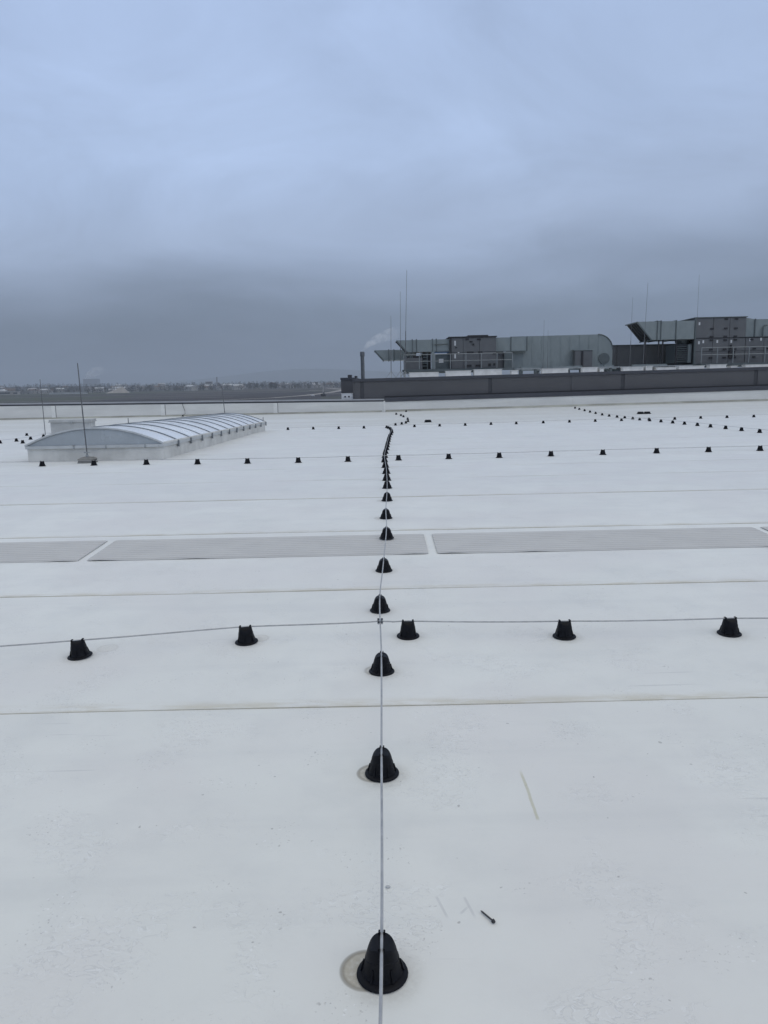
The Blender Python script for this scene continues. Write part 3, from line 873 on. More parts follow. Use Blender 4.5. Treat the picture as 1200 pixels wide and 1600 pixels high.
# flue on the rear roof
fl = tag(empty('flue_stack', (-1.46, 60, 1.9)), 'slim dark flue stack with collared top, steaming behind the dark building', 'flue')
b = MB(); b.lathe([(0, 0), (.15, 0), (.15, 2.02), (0, 2.02)], 16); b.build('pipe', M['flue'], fl, True)
b = MB(); b.lathe([(.151, 2.0), (.185, 2.02), (.185, 2.28), (.165, 2.36), (.12, 2.36), (.12, 2.1), (.151, 2.0)], 16); b.build('collar', M['flue'], fl, True)
b = MB(); b.box(-.3, .3, -.3, .3, 0, .1); b.build('base_plate', M['steel'], fl)

# ------------------------------------------------------------------ plinths
def plinth(x0, x1, y, label, h=.47):
    b = MB(); b.box(x0, x1, y, y + .5, 1.90, 1.90 + h)
    b.box(x0 - .03, x1 + .03, y - .03, y + .53, 1.90 + h, 1.93 + h)
    o = b.build('roof_plinth', M['white_roof'])
    tag(o, label, 'plinth', 'white plinths along the upper roof edge')
pls = [(1.75, 3.55), (4.0, 5.55), (5.75, 7.45), (8.05, 8.45), (9.95, 11.55), (12.45, 13.35), (13.5, 13.75), (14.95, 16.2), (16.35, 16.75), (17.0, 18.2), (18.4, 19.95), (20.3, 21.3), (21.6, 22.0), (22.5, 24.2), (24.5, 27)]
for i, (x0, x1) in enumerate(pls):
    plinth(x0, x1, 46.4, f'low white plinth under the rooftop plant, {ordinal(i + 1)} from the left', .40 + .05 * ((i * 7) % 3))

# ------------------------------------------------------------------ rooftop plant
def duct_ring(mb, x, y0, y1, z0, z1, t=.05, w=.05):
    mb.box(x - w / 2, x + w / 2, y0 - t, y1 + t, z1, z1 + t)
    mb.box(x - w / 2, x + w / 2, y0 - t, y1 + t, z0 - t, z0)
    mb.box(x - w / 2, x + w / 2, y0 - t, y0 - .001, z0, z1)
    mb.box(x - w / 2, x + w / 2, y1 + .001, y1 + t, z0, z1)

def hood(parent, xt, xb, x1, y0, y1, z0, z1, rings, slats=5):
    """rectangular duct whose left end is cut on the slant and closed by a louvre"""
    ox, oy, oz = parent.location
    mb = MB(); mb.prism([(xb - ox, z0 - oz), (x1 - ox, z0 - oz), (x1 - ox, z1 - oz), (xt - ox, z1 - oz)], y0 - oy, y1 - oy)
    mb.build('hood_duct', M['galv'], parent)
    d = Vector((xb - xt, 0, z0 - z1)).normalized()
    nrm = Vector((d.z, 0, -d.x))
    if nrm.x > 0: nrm = -nrm
    a = Vector((xt - ox, 0, z1 - oz)); ln = math.hypot(xb - xt, z0 - z1)
    def slab(p0, p1, ya, yb, o0, o1, nm, mt):
        q = MB()
        c = []
        for o in (o0, o1):
            for (t, y) in ((p0, ya), (p1, ya), (p1, yb), (p0, yb)):
                v = a + d * (ln * t) + nrm * o
                c.append((v.x, y - oy, v.z))
        q.hexa(c); q.build(nm, mt, parent)
    slab(.02, .98, y0 + .03, y1 - .03, .002, .02, 'hood_opening', M['ahu_dark'])
    for k in range(slats):
        yy = y0 + .1 + (y1 - y0 - .2) * (k + .5) / slats
        slab(.04, .96, yy - .04, yy + .04, .022, .06, 'louver_blade', M['louver'])
    for s0, s1 in ((-.01, .03), (.97, 1.01)):
        slab(s0, s1, y0 - .02, y1 + .02, .0, .08, 'hood_rim', M['galv_dark'])
    slab(-.01, 1.01, y0 - .03, y0 + .02, .0, .075, 'hood_rim', M['galv_dark'])
    for x in rings:
        q = MB(); duct_ring(q, x - ox, y0 - oy, y1 - oy, z0 - oz, z1 - oz); q.build('duct_flange', M['galv_dark'], parent)

def part(parent, name, mat, x0, x1, y0, y1, z0, z1):
    ox, oy, oz = parent.location
    b = MB(); b.box(x0 - ox, x1 - ox, y0 - oy, y1 - oy, z0 - oz, z1 - oz)
    return b.build(name, mat, parent)

PANELS = []
def fitting(root, name, mat, x0, x1, y0, y1, z0, z1):
    o = part(root, name, mat, x0, x1, y0, y1, z0, z1)
    cx, cz_ = (x0 + x1) / 2, (z0 + z1) / 2
    for r_, p_, xa, xb, za, zb_ in PANELS:
        if r_ is root and xa <= cx <= xb and za <= cz_ <= zb_:
            o.parent = p_
            break
    return o

def casing(parent, xs, zs, y0, y1, mat):
    """core box with separate front panels"""
    part(parent, 'casing_core', M['cladjoint'], xs[0] + .02, xs[-1] - .02, y0 + .06, y1, zs[0], zs[-1])
    for i in range(len(xs) - 1):
        for j in range(len(zs) - 1):
            o = part(parent, 'casing_panel', mat, xs[i] + .012, xs[i + 1] - .012, y0, y0 + .055, zs[j] + .012, zs[j + 1] - .012)
            PANELS.append((parent, o, xs[i], xs[i + 1], zs[j], zs[j + 1]))
    q = (zs[0] + zs[-1]) / 2
    part(parent, 'side_panel', mat, xs[0], xs[0] + .018, y0 + .07, y1 - .02, zs[0] + .02, zs[-1] - .02)

# --- left air handling unit
a1 = tag(empty('air_handling_unit', (4.4, 48.5, 1.9)), 'grey air handling unit with slanted intake hoods at the left of the plant', 'air handler')
casing(a1, [4.43, 5.3, 6.35, 7.42], [2.55, 3.58, 4.5], 48.5, 50.6, M['ahu'])
part(a1, 'roof_cap', M['ahu_dark'], 4.36, 7.46, 48.42, 50.7, 4.502, 4.56)
part(a1, 'roof_cap', M['ahu_dark'], 5.6, 6.9, 48.46, 49.6, 4.562, 4.63)
part(a1, 'corner_post', M['ahu_dark'], 4.44, 4.55, 48.46, 48.498, 2.55, 4.5)
for x, z, w, h in ((5.55, 4.38, .22, .1), (5.8, 4.22, .2, .08), (5.95, 4.05, .12, .12), (6.3, 4.36, .25, .1), (5.75, 3.56, .42, .1), (6.4, 3.56, .26, .1),
                   (5.65, 2.72, .36, .12), (6.25, 2.72, .3, .12), (7.0, 2.75, .16, .16), (7.3, 2.77, .14, .14), (5.0, 3.5, .2, .05), (4.85, 3.87, .12, .06), (7.28, 3.45, .16, .08)):
    fitting(a1, 'hinge', M['ahu_dark'], x - w / 2, x + w / 2, 48.46, 48.499, z - h / 2, z + h / 2)
for x, z, h in ((4.78, 4.15, .3), (4.78, 3.35, .3), (5.0, 3.52, .14)):
    fitting(a1, 'sticker', M['label_white'], x - .05, x + .05, 48.49, 48.4995, z - h / 2, z + h / 2)
part(a1, 'base_frame', M['galv_dark'], 1.5, 7.5, 48.3, 50.6, 2.32, 2.54)
hood(a1, 1.06, 1.75, 4.42, 48.7, 50.6, 3.66, 4.42, (2.05, 2.32, 3.35, 3.6))
hood(a1, -.38, .22, 2.4, 51.2, 53.2, 3.27, 3.94, (.55, .9))
part(a1, 'fan_box', M['ahu'], 1.55, 2.68, 48.6, 50.4, 2.55, 3.28)
part(a1, 'fan_box_cover', M['ahu_dark'], 1.75, 2.6, 48.7, 50.2, 3.285, 3.42)
part(a1, 'dark_recess', M['ahu_dark'], 2.72, 3.25, 49.0, 50.4, 2.55, 3.6)
for k in range(5):
    part(a1, 'recess_slat', M['galv_dark'], 2.72, 3.05, 48.86, 48.99, 2.72 + k * .18, 2.82 + k * .18)
part(a1, 'column', M['galv'], 3.28, 3.46, 48.6, 48.9, 2.55, 3.655)
part(a1, 'filter_box', M['galv_dark'], 3.5, 4.42, 48.8, 50.4, 2.55, 3.5)
part(a1, 'blue_pipe', simple('blue_pipe', (.05, .09, .16), .5), 3.4, 4.4, 48.62, 48.7, 3.55, 3.63)
fitting(a1, 'sticker', M['label_white'], 3.75, 4.05, 48.78, 48.799, 2.95, 3.2)
b = MB(); b.tube([(3.45 - 4.4, 48.62 - 48.5, 4.1 - 1.9), (4.35 - 4.4, 48.62 - 48.5, 4.12 - 1.9)], .03, 6); b.build('conduit', M['galv_dark'], a1)
for x in (1.9, 2.02, 2.6, 3.0):
    part(a1, 'hood_post', M['galv_dark'], x - .03, x + .03, 48.62, 48.69, 2.55, 3.66)
part(a1, 'plenum', M['ahu'], 7.44, 8.0, 49.2, 50.4, 2.5, 3.6)
part(a1, 'outlet_funnel', M['galv_dark'], 8.0, 8.5, 48.9, 49.4, 2.5, 3.55)

# --- big duct
bd = tag(empty('exhaust_duct', (8.5, 49.5, 1.9)), 'large galvanised duct with rounded shoulder in the middle of the plant', 'duct')
prof = [(8.55, 2.45), (15.2, 2.45), (15.2, 3.6)]
for k in range(1, 13):
    a = math.pi / 2 * k / 12
    prof.append((14.22 + .98 * math.cos(a), 3.6 + .98 * math.sin(a)))
prof += [(8.55, 4.55)]
b = MB(); b.prism([(x - 8.5, z - 1.9) for x, z in prof], 0, 2.0); b.build('duct_body', M['galv'], bd)
for x in np.arange(9.3, 14.3, .62):
    part(bd, 'standing_seam', M['galv'], x - .012, x + .012, 49.483, 49.4985, 2.46, 4.53)
q = MB()
pts = [(x - 8.5, -.02, z - 1.9) for x, z in prof[2:15]]
q.tube(pts, .035, 6); q.build('elbow_rim', M['galv_dark'], bd, True)
part(bd, 'inlet_section', M['galv'], 7.47, 9.5, 49.0, 49.45, 3.62, 4.48)
for x in (8.45, 9.48):
    part(bd, 'duct_flange', M['galv_dark'], x - .03, x + .03, 48.96, 48.999, 3.58, 4.52)
part(bd, 'inlet_edge', M['galv_dark'], 7.47, 9.5, 48.97, 48.999, 3.575, 3.615)
part(bd, 'access_box', M['ahu'], 12.6, 13.72, 48.9, 49.45, 2.5, 3.55)
part(bd, 'access_lid', M['galv'], 12.5, 13.85, 48.85, 49.45, 3.555, 3.61)
part(bd, 'access_bar', M['ahu_dark'], 13.0, 13.12, 48.84, 48.899, 2.5, 3.5)
q = MB(); q.tube([(14.65 - 8.5, -.06, 3.02 - 1.9), (14.65 - 8.5, -.002, 3.02 - 1.9)], .36, 22); q.build('inspection_port', M['galv_dark'], bd)
for x in (9.2, 10.3, 11.4, 12.3, 13.9, 14.9):
    part(bd, 'support_leg', M['galv_dark'], x - .09, x + .09, 49.3, 49.6, 1.905, 2.45)
part(bd, 'support_rail', M['galv'], 8.6, 15.4, 49.2, 49.29, 2.32, 2.44)

# --- low long unit
lw = tag(empty('low_plant_unit', (17, 51.5, 1.9)), 'long low grey panelled unit behind, between big duct and right hood', 'air handler')
casing(lw, [15.3, 15.75, 16.1, 17.9, 19.6, 21.0], [2.35, 3.93], 51.5, 53.5, M['ahu'])
part(lw, 'roof_cap', M['galv_dark'], 15.25, 21.05, 51.45, 53.55, 3.932, 3.97)
part(lw, 'base_frame', M['galv_dark'], 15.3, 21.0, 51.6, 53.4, 1.905, 2.345)

# --- right air handling unit
a2 = tag(empty('air_handling_unit', (20.2, 48.5, 1.9)), 'tall grey air handling unit with louvred hood at the right edge', 'air handler')
casing(a2, [20.2, 21.3, 22.35, 23.4], [2.5, 3.3, 4.13], 48.5, 51, M['ahu'])
casing(a2, [20.2, 21.3, 22.35, 23.4], [4.15, 5.40], 48.5, 51, M['ahu'])
casing(a2, [23.42, 24.6, 25.8, 27.5], [2.5, 3.3, 4.1], 48.5, 51, M['ahu'])
part(a2, 'roof_cap', M['galv_dark'], 20.1, 23.45, 48.44, 51.05, 5.402, 5.45)
part(a2, 'mid_rail', M['ahu_dark'], 20.2, 27.5, 48.47, 48.499, 4.115, 4.165)
b = MB(); b.prism([(23.42 - 20.2, 4.15 - 1.9), (24.1 - 20.2, 4.15 - 1.9), (24.1 - 20.2, 5.28 - 1.9), (23.42 - 20.2, 5.40 - 1.9)], .3, 2.3); b.build('transition', M['galv'], a2)
part(a2, 'outlet_duct', M['galv'], 24.12, 29, 48.8, 50.8, 4.15, 5.28)
for x in (24.1, 25.6, 27.1):
    part(a2, 'duct_flange', M['galv_dark'], x - .03, x + .03, 48.74, 48.799, 4.14, 5.31)
b = MB(); b.tube([(24.6 - 20.2, .2, 4.2 - 1.9), (24.6 - 20.2, .2, 4.75 - 1.9), (24.66 - 20.2, .2, 4.86 - 1.9), (24.85 - 20.2, .2, 4.88 - 1.9)], .04, 8); b.build('conduit', M['galv_dark'], a2, True)
part(a2, 'corner_post', M['galv_dark'], 20.12, 20.2, 48.45, 48.56, 2.5, 5.4)
for z in (5.30, 4.72, 4.22, 4.0, 3.42, 2.9):
    for x in (21.22, 22.1, 22.75):
        if hr.random() < .95:
            fitting(a2, 'latch', M['ahu_dark'], x - .12, x + .10, 48.455, 48.499, z - .05, z + .05)
for x, z in ((24.0, 3.42), (24.9, 3.42), (25.5, 3.42), (24.0, 2.9), (25.2, 2.9), (23.8, 4.0), (25.0, 4.0)):
    fitting(a2, 'latch', M['ahu_dark'], x - .1, x + .1, 48.455, 48.499, z - .05, z + .05)
for x, z in ((20.4, 5.05), (20.42, 3.86), (20.7, 3.92), (21.6, 3.92), (22.5, 3.9), (23.7, 3.98), (24.4, 4.0), (24.9, 4.0)):
    fitting(a2, 'sticker', M['label_white'], x - .05, x + .05, 48.49, 48.4995, z - .09, z + .09)
fitting(a2, 'door_handle', M['ahu_dark'], 22.35, 22.75, 48.42, 48.5, 2.85, 3.3)
fitting(a2, 'door_handle', M['ahu_dark'], 22.42, 22.52, 48.40, 48.5, 3.3, 3.7)
hood(a2, 16.42, 17.42, 20.1, 48.5, 50.7, 4.1, 5.25, (17.72, 17.95, 18.92), slats=4)
part(a2, 'louver_frame', M['galv_dark'], 19.05, 20.1, 48.9, 50.4, 2.62, 3.78)
for k in range(8):
    b = MB(); z = 2.70 + k * .132
    b.hexa([(19.07 - 20.2, .30, z - 1.9), (19.85 - 20.2, .30, z - 1.9), (19.85 - 20.2, .39, z + .05 - 1.9), (19.07 - 20.2, .39, z + .05 - 1.9),
            (19.07 - 20.2, .30, z + .03 - 1.9), (19.85 - 20.2, .30, z + .03 - 1.9), (19.85 - 20.2, .39, z + .08 - 1.9), (19.07 - 20.2, .39, z + .08 - 1.9)])
    b.build('louver_blade', M['galv_dark'], a2)
part(a2, 'louver_recess', M['ahu_dark'], 19.08, 19.84, 48.88, 48.899, 2.66, 3.75)
part(a2, 'louver_side', M['galv'], 19.87, 20.1, 48.8, 48.899, 2.62, 3.78)
b = MB(); b.lathe([(0, 3.79 - 1.9), (.36, 3.79 - 1.9), (.44, 3.95 - 1.9), (.46, 4.08 - 1.9), (0, 4.08 - 1.9)], 20, (19.75 - 20.2, 1.0, 0)); b.build('fan_cowl', M['galv_dark'], a2, True)
for x in (17.0, 17.86, 18.12, 19.0):
    part(a2, 'hood_post', M['ahu_dark'], x - .035, x + .035, 48.5, 48.58, 1.905, 4.09)
for x in (16.9, 18.0):
    part(a2, 'post_foot', M['ahu_dark'], x - .3, x + .5, 48.35, 48.75, 2.3, 2.42)
part(a2, 'base_frame', M['galv_dark'], 19.0, 27.5, 48.3, 51, 2.32, 2.49)

# --- guard rails
def railing(x0, x1, y, z0, levels, n, label):
    root = tag(empty('guard_rail', (x0, y, z0)), label, 'railing')
    for z in levels:
        b = MB(); b.tube([(0, 0, z - z0), (x1 - x0, 0, z - z0)], .022, 6); b.build('rail', M['railsteel'], root)
    for k in range(n + 1):
        x = (x1 - x0) * k / n
        b = MB(); b.box(x - .025, x + .025, -.025, .025, .0, levels[0] - z0); b.build('post', M['railsteel'], root)
    b = MB(); b.box(-.1, x1 - x0 + .1, -.15, .35, .30, .44); b.build('walkway_edge', M['galv_dark'], root)
railing(1.45, 8.3, 47.5, 2.08, (3.44, 3.02), 7, 'steel guard rail with walkway before the left air handling unit')
railing(20.2, 27.2, 47.5, 2.08, (3.5, 3.06), 7, 'steel guard rail with walkway before the right air handling unit')
# --- cable tray
ct = tag(empty('cable_tray', (8.6, 47.8, 1.9)), 'low galvanised cable tray running along the upper roof before the big duct', 'cable tray')
b = MB(); b.box(0, 11.2, 0, .3, .50, .56); b.build('tray', M['steel'], ct)
for k in range(12):
    b = MB(); b.box(.2 + k * .96, .34 + k * .96, .05, .25, .005, .498); b.build('bracket', M['galv_dark'], ct)
for x0, x1 in ((.3, 1.5), (2.3, 4.2), (5.6, 6.2), (7.4, 9.6)):
    b = MB(); b.box(x0, x1, .04, .26, .562, .66); b.build('cable_duct', M['galv'], ct)

# --- lightning rods on the upper roof
def tall_rod(x, y, h, label, r=.026, lean=0.0):
    root = tag(empty('lightning_mast', (x, y, 1.9)), label, 'lightning mast')
    hh = h - 1.9
    r *= .75
    b = MB(); b.tube([(0, 0, .05), (lean * .4, 0, hh * .45)], r, 8); b.build('tube', M['rodsteel'], root, True)
    b = MB(); b.tube([(lean * .4, 0, hh * .45), (lean, 0, hh)], [r * .55, r * .35], 6); b.build('tip', M['rodsteel'], root, True)
    for k in range(3):
        a = 2 * math.pi * k / 3 + .5
        b = MB(); b.tube([(0, 0, .55), (.4 * math.cos(a), .4 * math.sin(a), .08)], .015, 6); b.build('leg', M['steel'], root)
        b = MB(); b.lathe([(0, 0), (.13, 0), (.13, .06), (0, .08)], 12, (.4 * math.cos(a), .4 * math.sin(a), .005)); b.build('foot_block', M['concrete'], root)
tall_rod(.62, 47, 5.8, 'shortest of the three lightning masts beside the left hoods', .03, .06)
tall_rod(1.22, 47, 7.25, 'middle one of the three lightning masts beside the left hoods', .03, .06)
tall_rod(1.5, 47, 8.5, 'tallest lightning mast, rising above the left hood', .034, .2)
tall_rod(10.1, 47, 5.35, 'faint lightning mast in front of the big rounded duct', .02, .05)
tall_rod(10.4, 47, 4.75, 'lower lightning mast standing against the big rounded duct', .02, 0)
tall_rod(16.35, 47, 7.45, 'tall lightning mast in front of the right louvred hood', .028, .13)
tall_rod(15.53, 47, 6.6, 'lightning mast just left of the right louvred hood', .022, .05)
tall_rod(21.7, 52, 8.55, 'lightning mast rising behind the tall unit at right', .026, .0)

# ------------------------------------------------------------------ terrain
def terrain(x, y):
    z = -12.0
    t = min(1, max(0, (y - 900) / 1500)); z += 13.0 * t * t * (3 - 2 * t)
    t = min(1, max(0, (y - 2200) / 1800)); s = min(1, max(0, -x / max(y, 1) / .5))
    z += (14 + 22 * s) * t * t * (3 - 2 * t)
    return z
gy = [-3000, -400, 0, 60, 200, 400, 600, 800, 950] + list(range(1050, 2600, 90)) + list(range(2650, 4300, 170)) + [4600, 5500, 7000, 10000, 14000, 18000]
gu = list(np.linspace(-1.4, 1.4, 57))
v = []
for y in gy:
    w = max(abs(y), 700)
    for u in gu:
        v.append((u * w, y, terrain(u * w, y)))
n = len(gu)
f = [(j * n + i, j * n + i + 1, (j + 1) * n + i + 1, (j + 1) * n + i) for j in range(len(gy) - 1) for i in range(n - 1)]
gm, t, bs = base_mat('farmland')
geo = t.node('ShaderNodeNewGeometry')
flat = t.scalevec(geo.outputs['Position'], .0016, .0045, 0)
vor = t.node('ShaderNodeTexVoronoi'); vor.inputs['Scale'].default_value = 1.6
t.l.new(t.vmath('ADD', flat, (0.37, 0.2, 0)), vor.inputs['Vector'])
spv = t.node('ShaderNodeSeparateColor'); t.l.new(vor.outputs['Color'], spv.inputs[0])
c = t.mix(t.ramp01(spv.outputs[0], .3, .7), (.026, .022, .024), (.036, .040, .025))
c = t.mix(t.ramp01(spv.outputs[1], .62, .7), c, (.06, .054, .052))
sp2 = t.node('ShaderNodeSeparateXYZ'); t.l.new(geo.outputs['Position'], sp2.inputs[0])
green = t.math('MULTIPLY', t.ramp01(sp2.outputs['X'], -420, -560), t.ramp01(sp2.outputs['Y'], 2300, 2100))
c = t.mix(t.math('MULTIPLY', green, .75), c, (.040, .047, .026))
nz = t.noise(t.scalevec(geo.outputs['Position'], .01, .06, 0), 1.0, 6.0, .65)
c = t.mix(t.ramp01(nz, .35, .7, 0, .5), c, (.018, .017, .02))
t.l.new(c, bs.inputs['Base Color']); bs.inputs['Roughness'].default_value = .95
b = MB(); b.add(v, f)
me = bpy.data.meshes.new('ground'); me.from_pydata(v, [], f); me.materials.append(gm); me.update()
tag(link('ground', me), kind='structure')

M['track'] = simple('pale_gravel', (.30, .28, .26), .9, var=.2, scale=.02)
M['soil'] = simple('dark_soil', (.019, .016, .019), .95, var=.4, scale=.02, stretch=(.3, 2, 1))
M['stubble'] = simple('pale_stubble', (.075, .068, .058), .95, var=.3, scale=.02, stretch=(.3, 2, 1))
M['winter_crop'] = simple('winter_crop', (.040, .050, .026), .95, var=.3, scale=.02, stretch=(.3, 2, 1))
def track(name, pts, w, mat='track', lift=.35):
    v, f = [], []
    # subdivide
    P = []
    for (xa, ya), (xb, yb) in zip(pts[:-1], pts[1:]):
        for k in range(12):
            P.append((xa + (xb - xa) * k / 12, ya + (yb - ya) * k / 12))
    P.append(pts[-1])
    for i, (x, y) in enumerate(P):
        a = P[max(i - 1, 0)]; c_ = P[min(i + 1, len(P) - 1)]
        d = Vector((c_[0] - a[0], c_[1] - a[1], 0)).normalized()
        nrm = Vector((-d.y, d.x, 0))
        for s_ in (-1, 1):
            q = Vector((x, y, 0)) + nrm * w / 2 * s_
            v.append((q.x, q.y, terrain(q.x, q.y) + lift))
    for i in range(len(P) - 1):
        f.append((2 * i, 2 * i + 1, 2 * i + 3, 2 * i + 2))
    mb = MB(); mb.add(v, f)
    return tag(mb.build(name, M[mat]), kind='structure')
for fx0, fx1, fy, fw, fm, fz in ((-420, -60, 1130, 150, 'soil', .15), (-300, 40, 1420, 120, 'soil', .15), (-900, -470, 1330, 190, 'winter_crop', .15), (-760, -420, 1620, 120, 'soil', .15),
                                 (-520, -200, 1720, 90, 'stubble', .15), (-200, 60, 1870, 110, 'soil', .15), (-1050, -560, 1880, 120, 'winter_crop', .15), (-430, -150, 1960, 60, 'winter_crop', .15)):
    track('ploughed_field', [(fx0, fy), ((fx0 + fx1) / 2, fy + 14), (fx1, fy)], fw, fm, fz)
track('gravel_road', [(-230, 880), (-150, 1020), (-118, 1180), (-95, 1400), (-80, 1700), (-150, 2000)], 15)
track('field_track', [(-90, 1250), (-10, 1300), (60, 1290), (200, 1300)], 14)
track('field_track', [(-700, 1160), (-520, 1150), (-330, 1170), (-230, 1160)], 9)
track('field_track', [(-900, 1500), (-600, 1530), (-300, 1500), (-120, 1560)], 9)
track('field_track', [(-160, 1650), (-60, 1640), (60, 1660), (250, 1640)], 22)

# ------------------------------------------------------------------ hazy town on the skyline
M['wallpale'] = simple('pale_render', (.34, .33, .32), .8, var=.1, scale=.1)
M['walldull'] = simple('dull_render', (.28, .27, .26), .8, var=.1, scale=.1)
M['roofred'] = simple('clay_roof', (.13, .10, .09), .8, var=.15, scale=.2)
M['roofgrey'] = simple('grey_roof', (.16, .16, .17), .8, var=.15, scale=.2)
M['rooflight'] = simple('light_metal_roof', (.42, .43, .44), .6, var=.1, scale=.05)
M['window'] = simple('dark_window', (.04, .045, .05), .3)
def house_mesh(w, d, h, rh, wall, roofm):
    a = MB(); a.box(-w / 2, w / 2, -d / 2, d / 2, -3, h)
    r = MB()
    e = .5
    r.add([(-w / 2 - e, -d / 2 - e, h), (w / 2 + e, -d / 2 - e, h), (w / 2 + e, d / 2 + e, h), (-w / 2 - e, d / 2 + e, h), (-w / 2 - e, 0, h + rh), (w / 2 + e, 0, h + rh)],
          [(0, 1, 5, 4), (2, 3, 4, 5), (0, 4, 3), (1, 2, 5), (0, 3, 2, 1)])
    win = MB()
    nwin = max(2, int(w / 4))
    for k in range(nwin):
        x = -w / 2 + w * (k + .5) / nwin
        win.box(x - .6, x + .6, -d / 2 - .06, -d / 2 - .01, h * .35, h * .35 + 1.6)
    return a.mesh('wall', wall), r.mesh('roof', roofm), win.mesh('window', M['window'])
kinds = [house_mesh(13, 9, 6, 4, M['wallpale'], M['roofred']), house_mesh(11, 9, 6, 4.5, M['wallpale'], M['roofgrey']),
         house_mesh(16, 10, 7, 4, M['walldull'], M['roofred']), house_mesh(20, 12, 8, 3, M['wallpale'], M['rooflight']), house_mesh(12, 9, 6, 4, M['walldull'], M['roofgrey'])]
hl = ['small pale house with red roof in the hazy town', 'small pale house with grey gable roof in the hazy town', 'dull house with dark red roof in the hazy town',
      'wider pale building with light roof in the hazy town', 'dull grey house with grey roof in the hazy town']
tr = random.Random(21)
for i in range(72):
    k = tr.choice([0, 1, 2, 3, 4, 1, 3])
    y = tr.uniform(2050, 3300)
    x = tr.uniform(-.54, -.05) * y
    root = tag(empty('town_house', (x, y, terrain(x, y)), tr.uniform(-.7, .7)), hl[k], 'house', 'far houses of the hazy town')
    s_ = tr.uniform(.9, 1.5)
    root.scale = (s_, s_, s_)
    for nm, me in zip(('wall', 'roof', 'window'), kinds[k]):
        link(nm, me, root)

def block(name, x, y, w, d, h, mat, label, cat, roofmat=None, floors=0, sink=3):
    z = terrain(x, y)
    root = tag(empty(name, (x, y, z)), label, cat)
    b = MB(); b.box(-w / 2, w / 2, -d / 2, d / 2, -sink, h); b.build('wall', mat, root)
    b = MB(); b.box(-w / 2 - .6, w / 2 + .6, -d / 2 - .6, d / 2 + .6, h + .01, h + max(.8, h * .09)); b.build('roof', roofmat or mat, root)
    for fl_ in range(floors):
        b = MB(); zz_ = h * (fl_ + .35) / max(floors, 1)
        b.box(-w / 2 + 2, w / 2 - 2, -d / 2 - .15, -d / 2 - .02, zz_, zz_ + h / floors * .4); b.build('window_band', M['window'], root)
    return root
def far(px, y):                     # lateral position for a bearing given as an image column
    return (px - 600) / 1155 * y
block('warehouse', far(-28 + 50, 1950), 1950, 34, 20, 9, M['walldull'], 'broad hall with light roof standing leftmost on the skyline', 'hall', M['rooflight'], 1)
block('warehouse', far(38, 1960), 1960, 14, 14, 8, M['wallpale'], 'small pale hall right of the leftmost broad hall', 'hall', M['rooflight'], 1)
block('tower_block', far(41, 2400), 2400, 10, 10, 20, M['roofgrey'], 'dark narrow apartment tower at the far left skyline', 'tower block', None, 5)
block('greenhouse_row', far(118, 1900), 1900, 92, 14, 3.5, M['rooflight'], 'very long low white shed at the edge of the green field', 'shed')
block('warehouse', far(218, 2250), 2250, 26, 20, 10, M['wallpale'], 'pale two-storey hall right of the pale earth mound', 'hall', M['rooflight'], 2)
block('power_station', far(155, 8000), 8000, 146, 90, 98, M['roofgrey'], 'huge faint block under a pale steam cloud beyond the town', 'power station')
block('apartment_block', far(335, 3000), 3000, 26, 14, 20, M['walldull'], 'grey apartment block left of the tall chimney on the skyline', 'apartment block', None, 4)
block('warehouse', far(410, 2200), 2200, 24, 16, 5, M['walldull'], 'low hall with pale roof near the road', 'hall', M['rooflight'])
block('warehouse', far(459, 2600), 2600, 28, 16, 7, M['wallpale'], 'pale hall with bright roof between bare trees and dark building', 'hall', M['rooflight'])
# chimney and mast
x = far(347.5, 3300)
ch = tag(empty('factory_chimney', (x, 3300, terrain(x, 3300))), 'tall lone chimney standing out over the hazy town', 'chimney')
b = MB(); b.lathe([(0, -3), (3.2, -3), (2.2, 38), (0, 38)], 14); b.build('shaft', M['roofgrey'], ch, True)
b = MB(); b.lathe([(2.2, 35), (2.7, 35.5), (2.7, 38.2), (0, 38.2)], 14); b.build('crown', M['roofgrey'], ch)
x = far(87.5, 1990)
tw = tag(empty('tower_crane', (x, 1990, terrain(x, 1990))), 'pale slim tower crane over the white shed', 'crane')
b = MB(); b.box(-.7, .7, -.7, .7, 0, 24); b.build('mast', M['wallpale'], tw)
b = MB(); b.box(-14, 6, -.5, .5, 22.5, 24.2); b.build('jib', M['wallpale'], tw)
b = MB(); b.box(4, 6.5, -.9, .9, 20.5, 22.4); b.build('counterweight', M['roofgrey'], tw)
# spoil heap
x, y = far(193, 1900), 1900
v, f = [], []
hp = random.Random(4)
for j in range(9):
    for i in range(25):
        u = i / 24; w_ = j / 8 - .5
        hgt = (min(u / .75, 1) if u < .75 else (1 - (u - .75) / .25)) ** 1.0
        zz_ = 17 * hgt * (1 - (2 * w_) ** 2) * hp.uniform(.93, 1.05)
        v.append((x - 30 + 60 * u, y + 40 * w_, terrain(x, y) - 1 + max(0, zz_)))
f = [(j * 25 + i, j * 25 + i + 1, (j + 1) * 25 + i + 1, (j + 1) * 25 + i) for j in range(8) for i in range(24)]
b = MB(); b.add(v, f)
tag(b.build('spoil_heap', M['track'], None, True), 'pale wedge-shaped heap of earth at the town edge', 'earth heap')
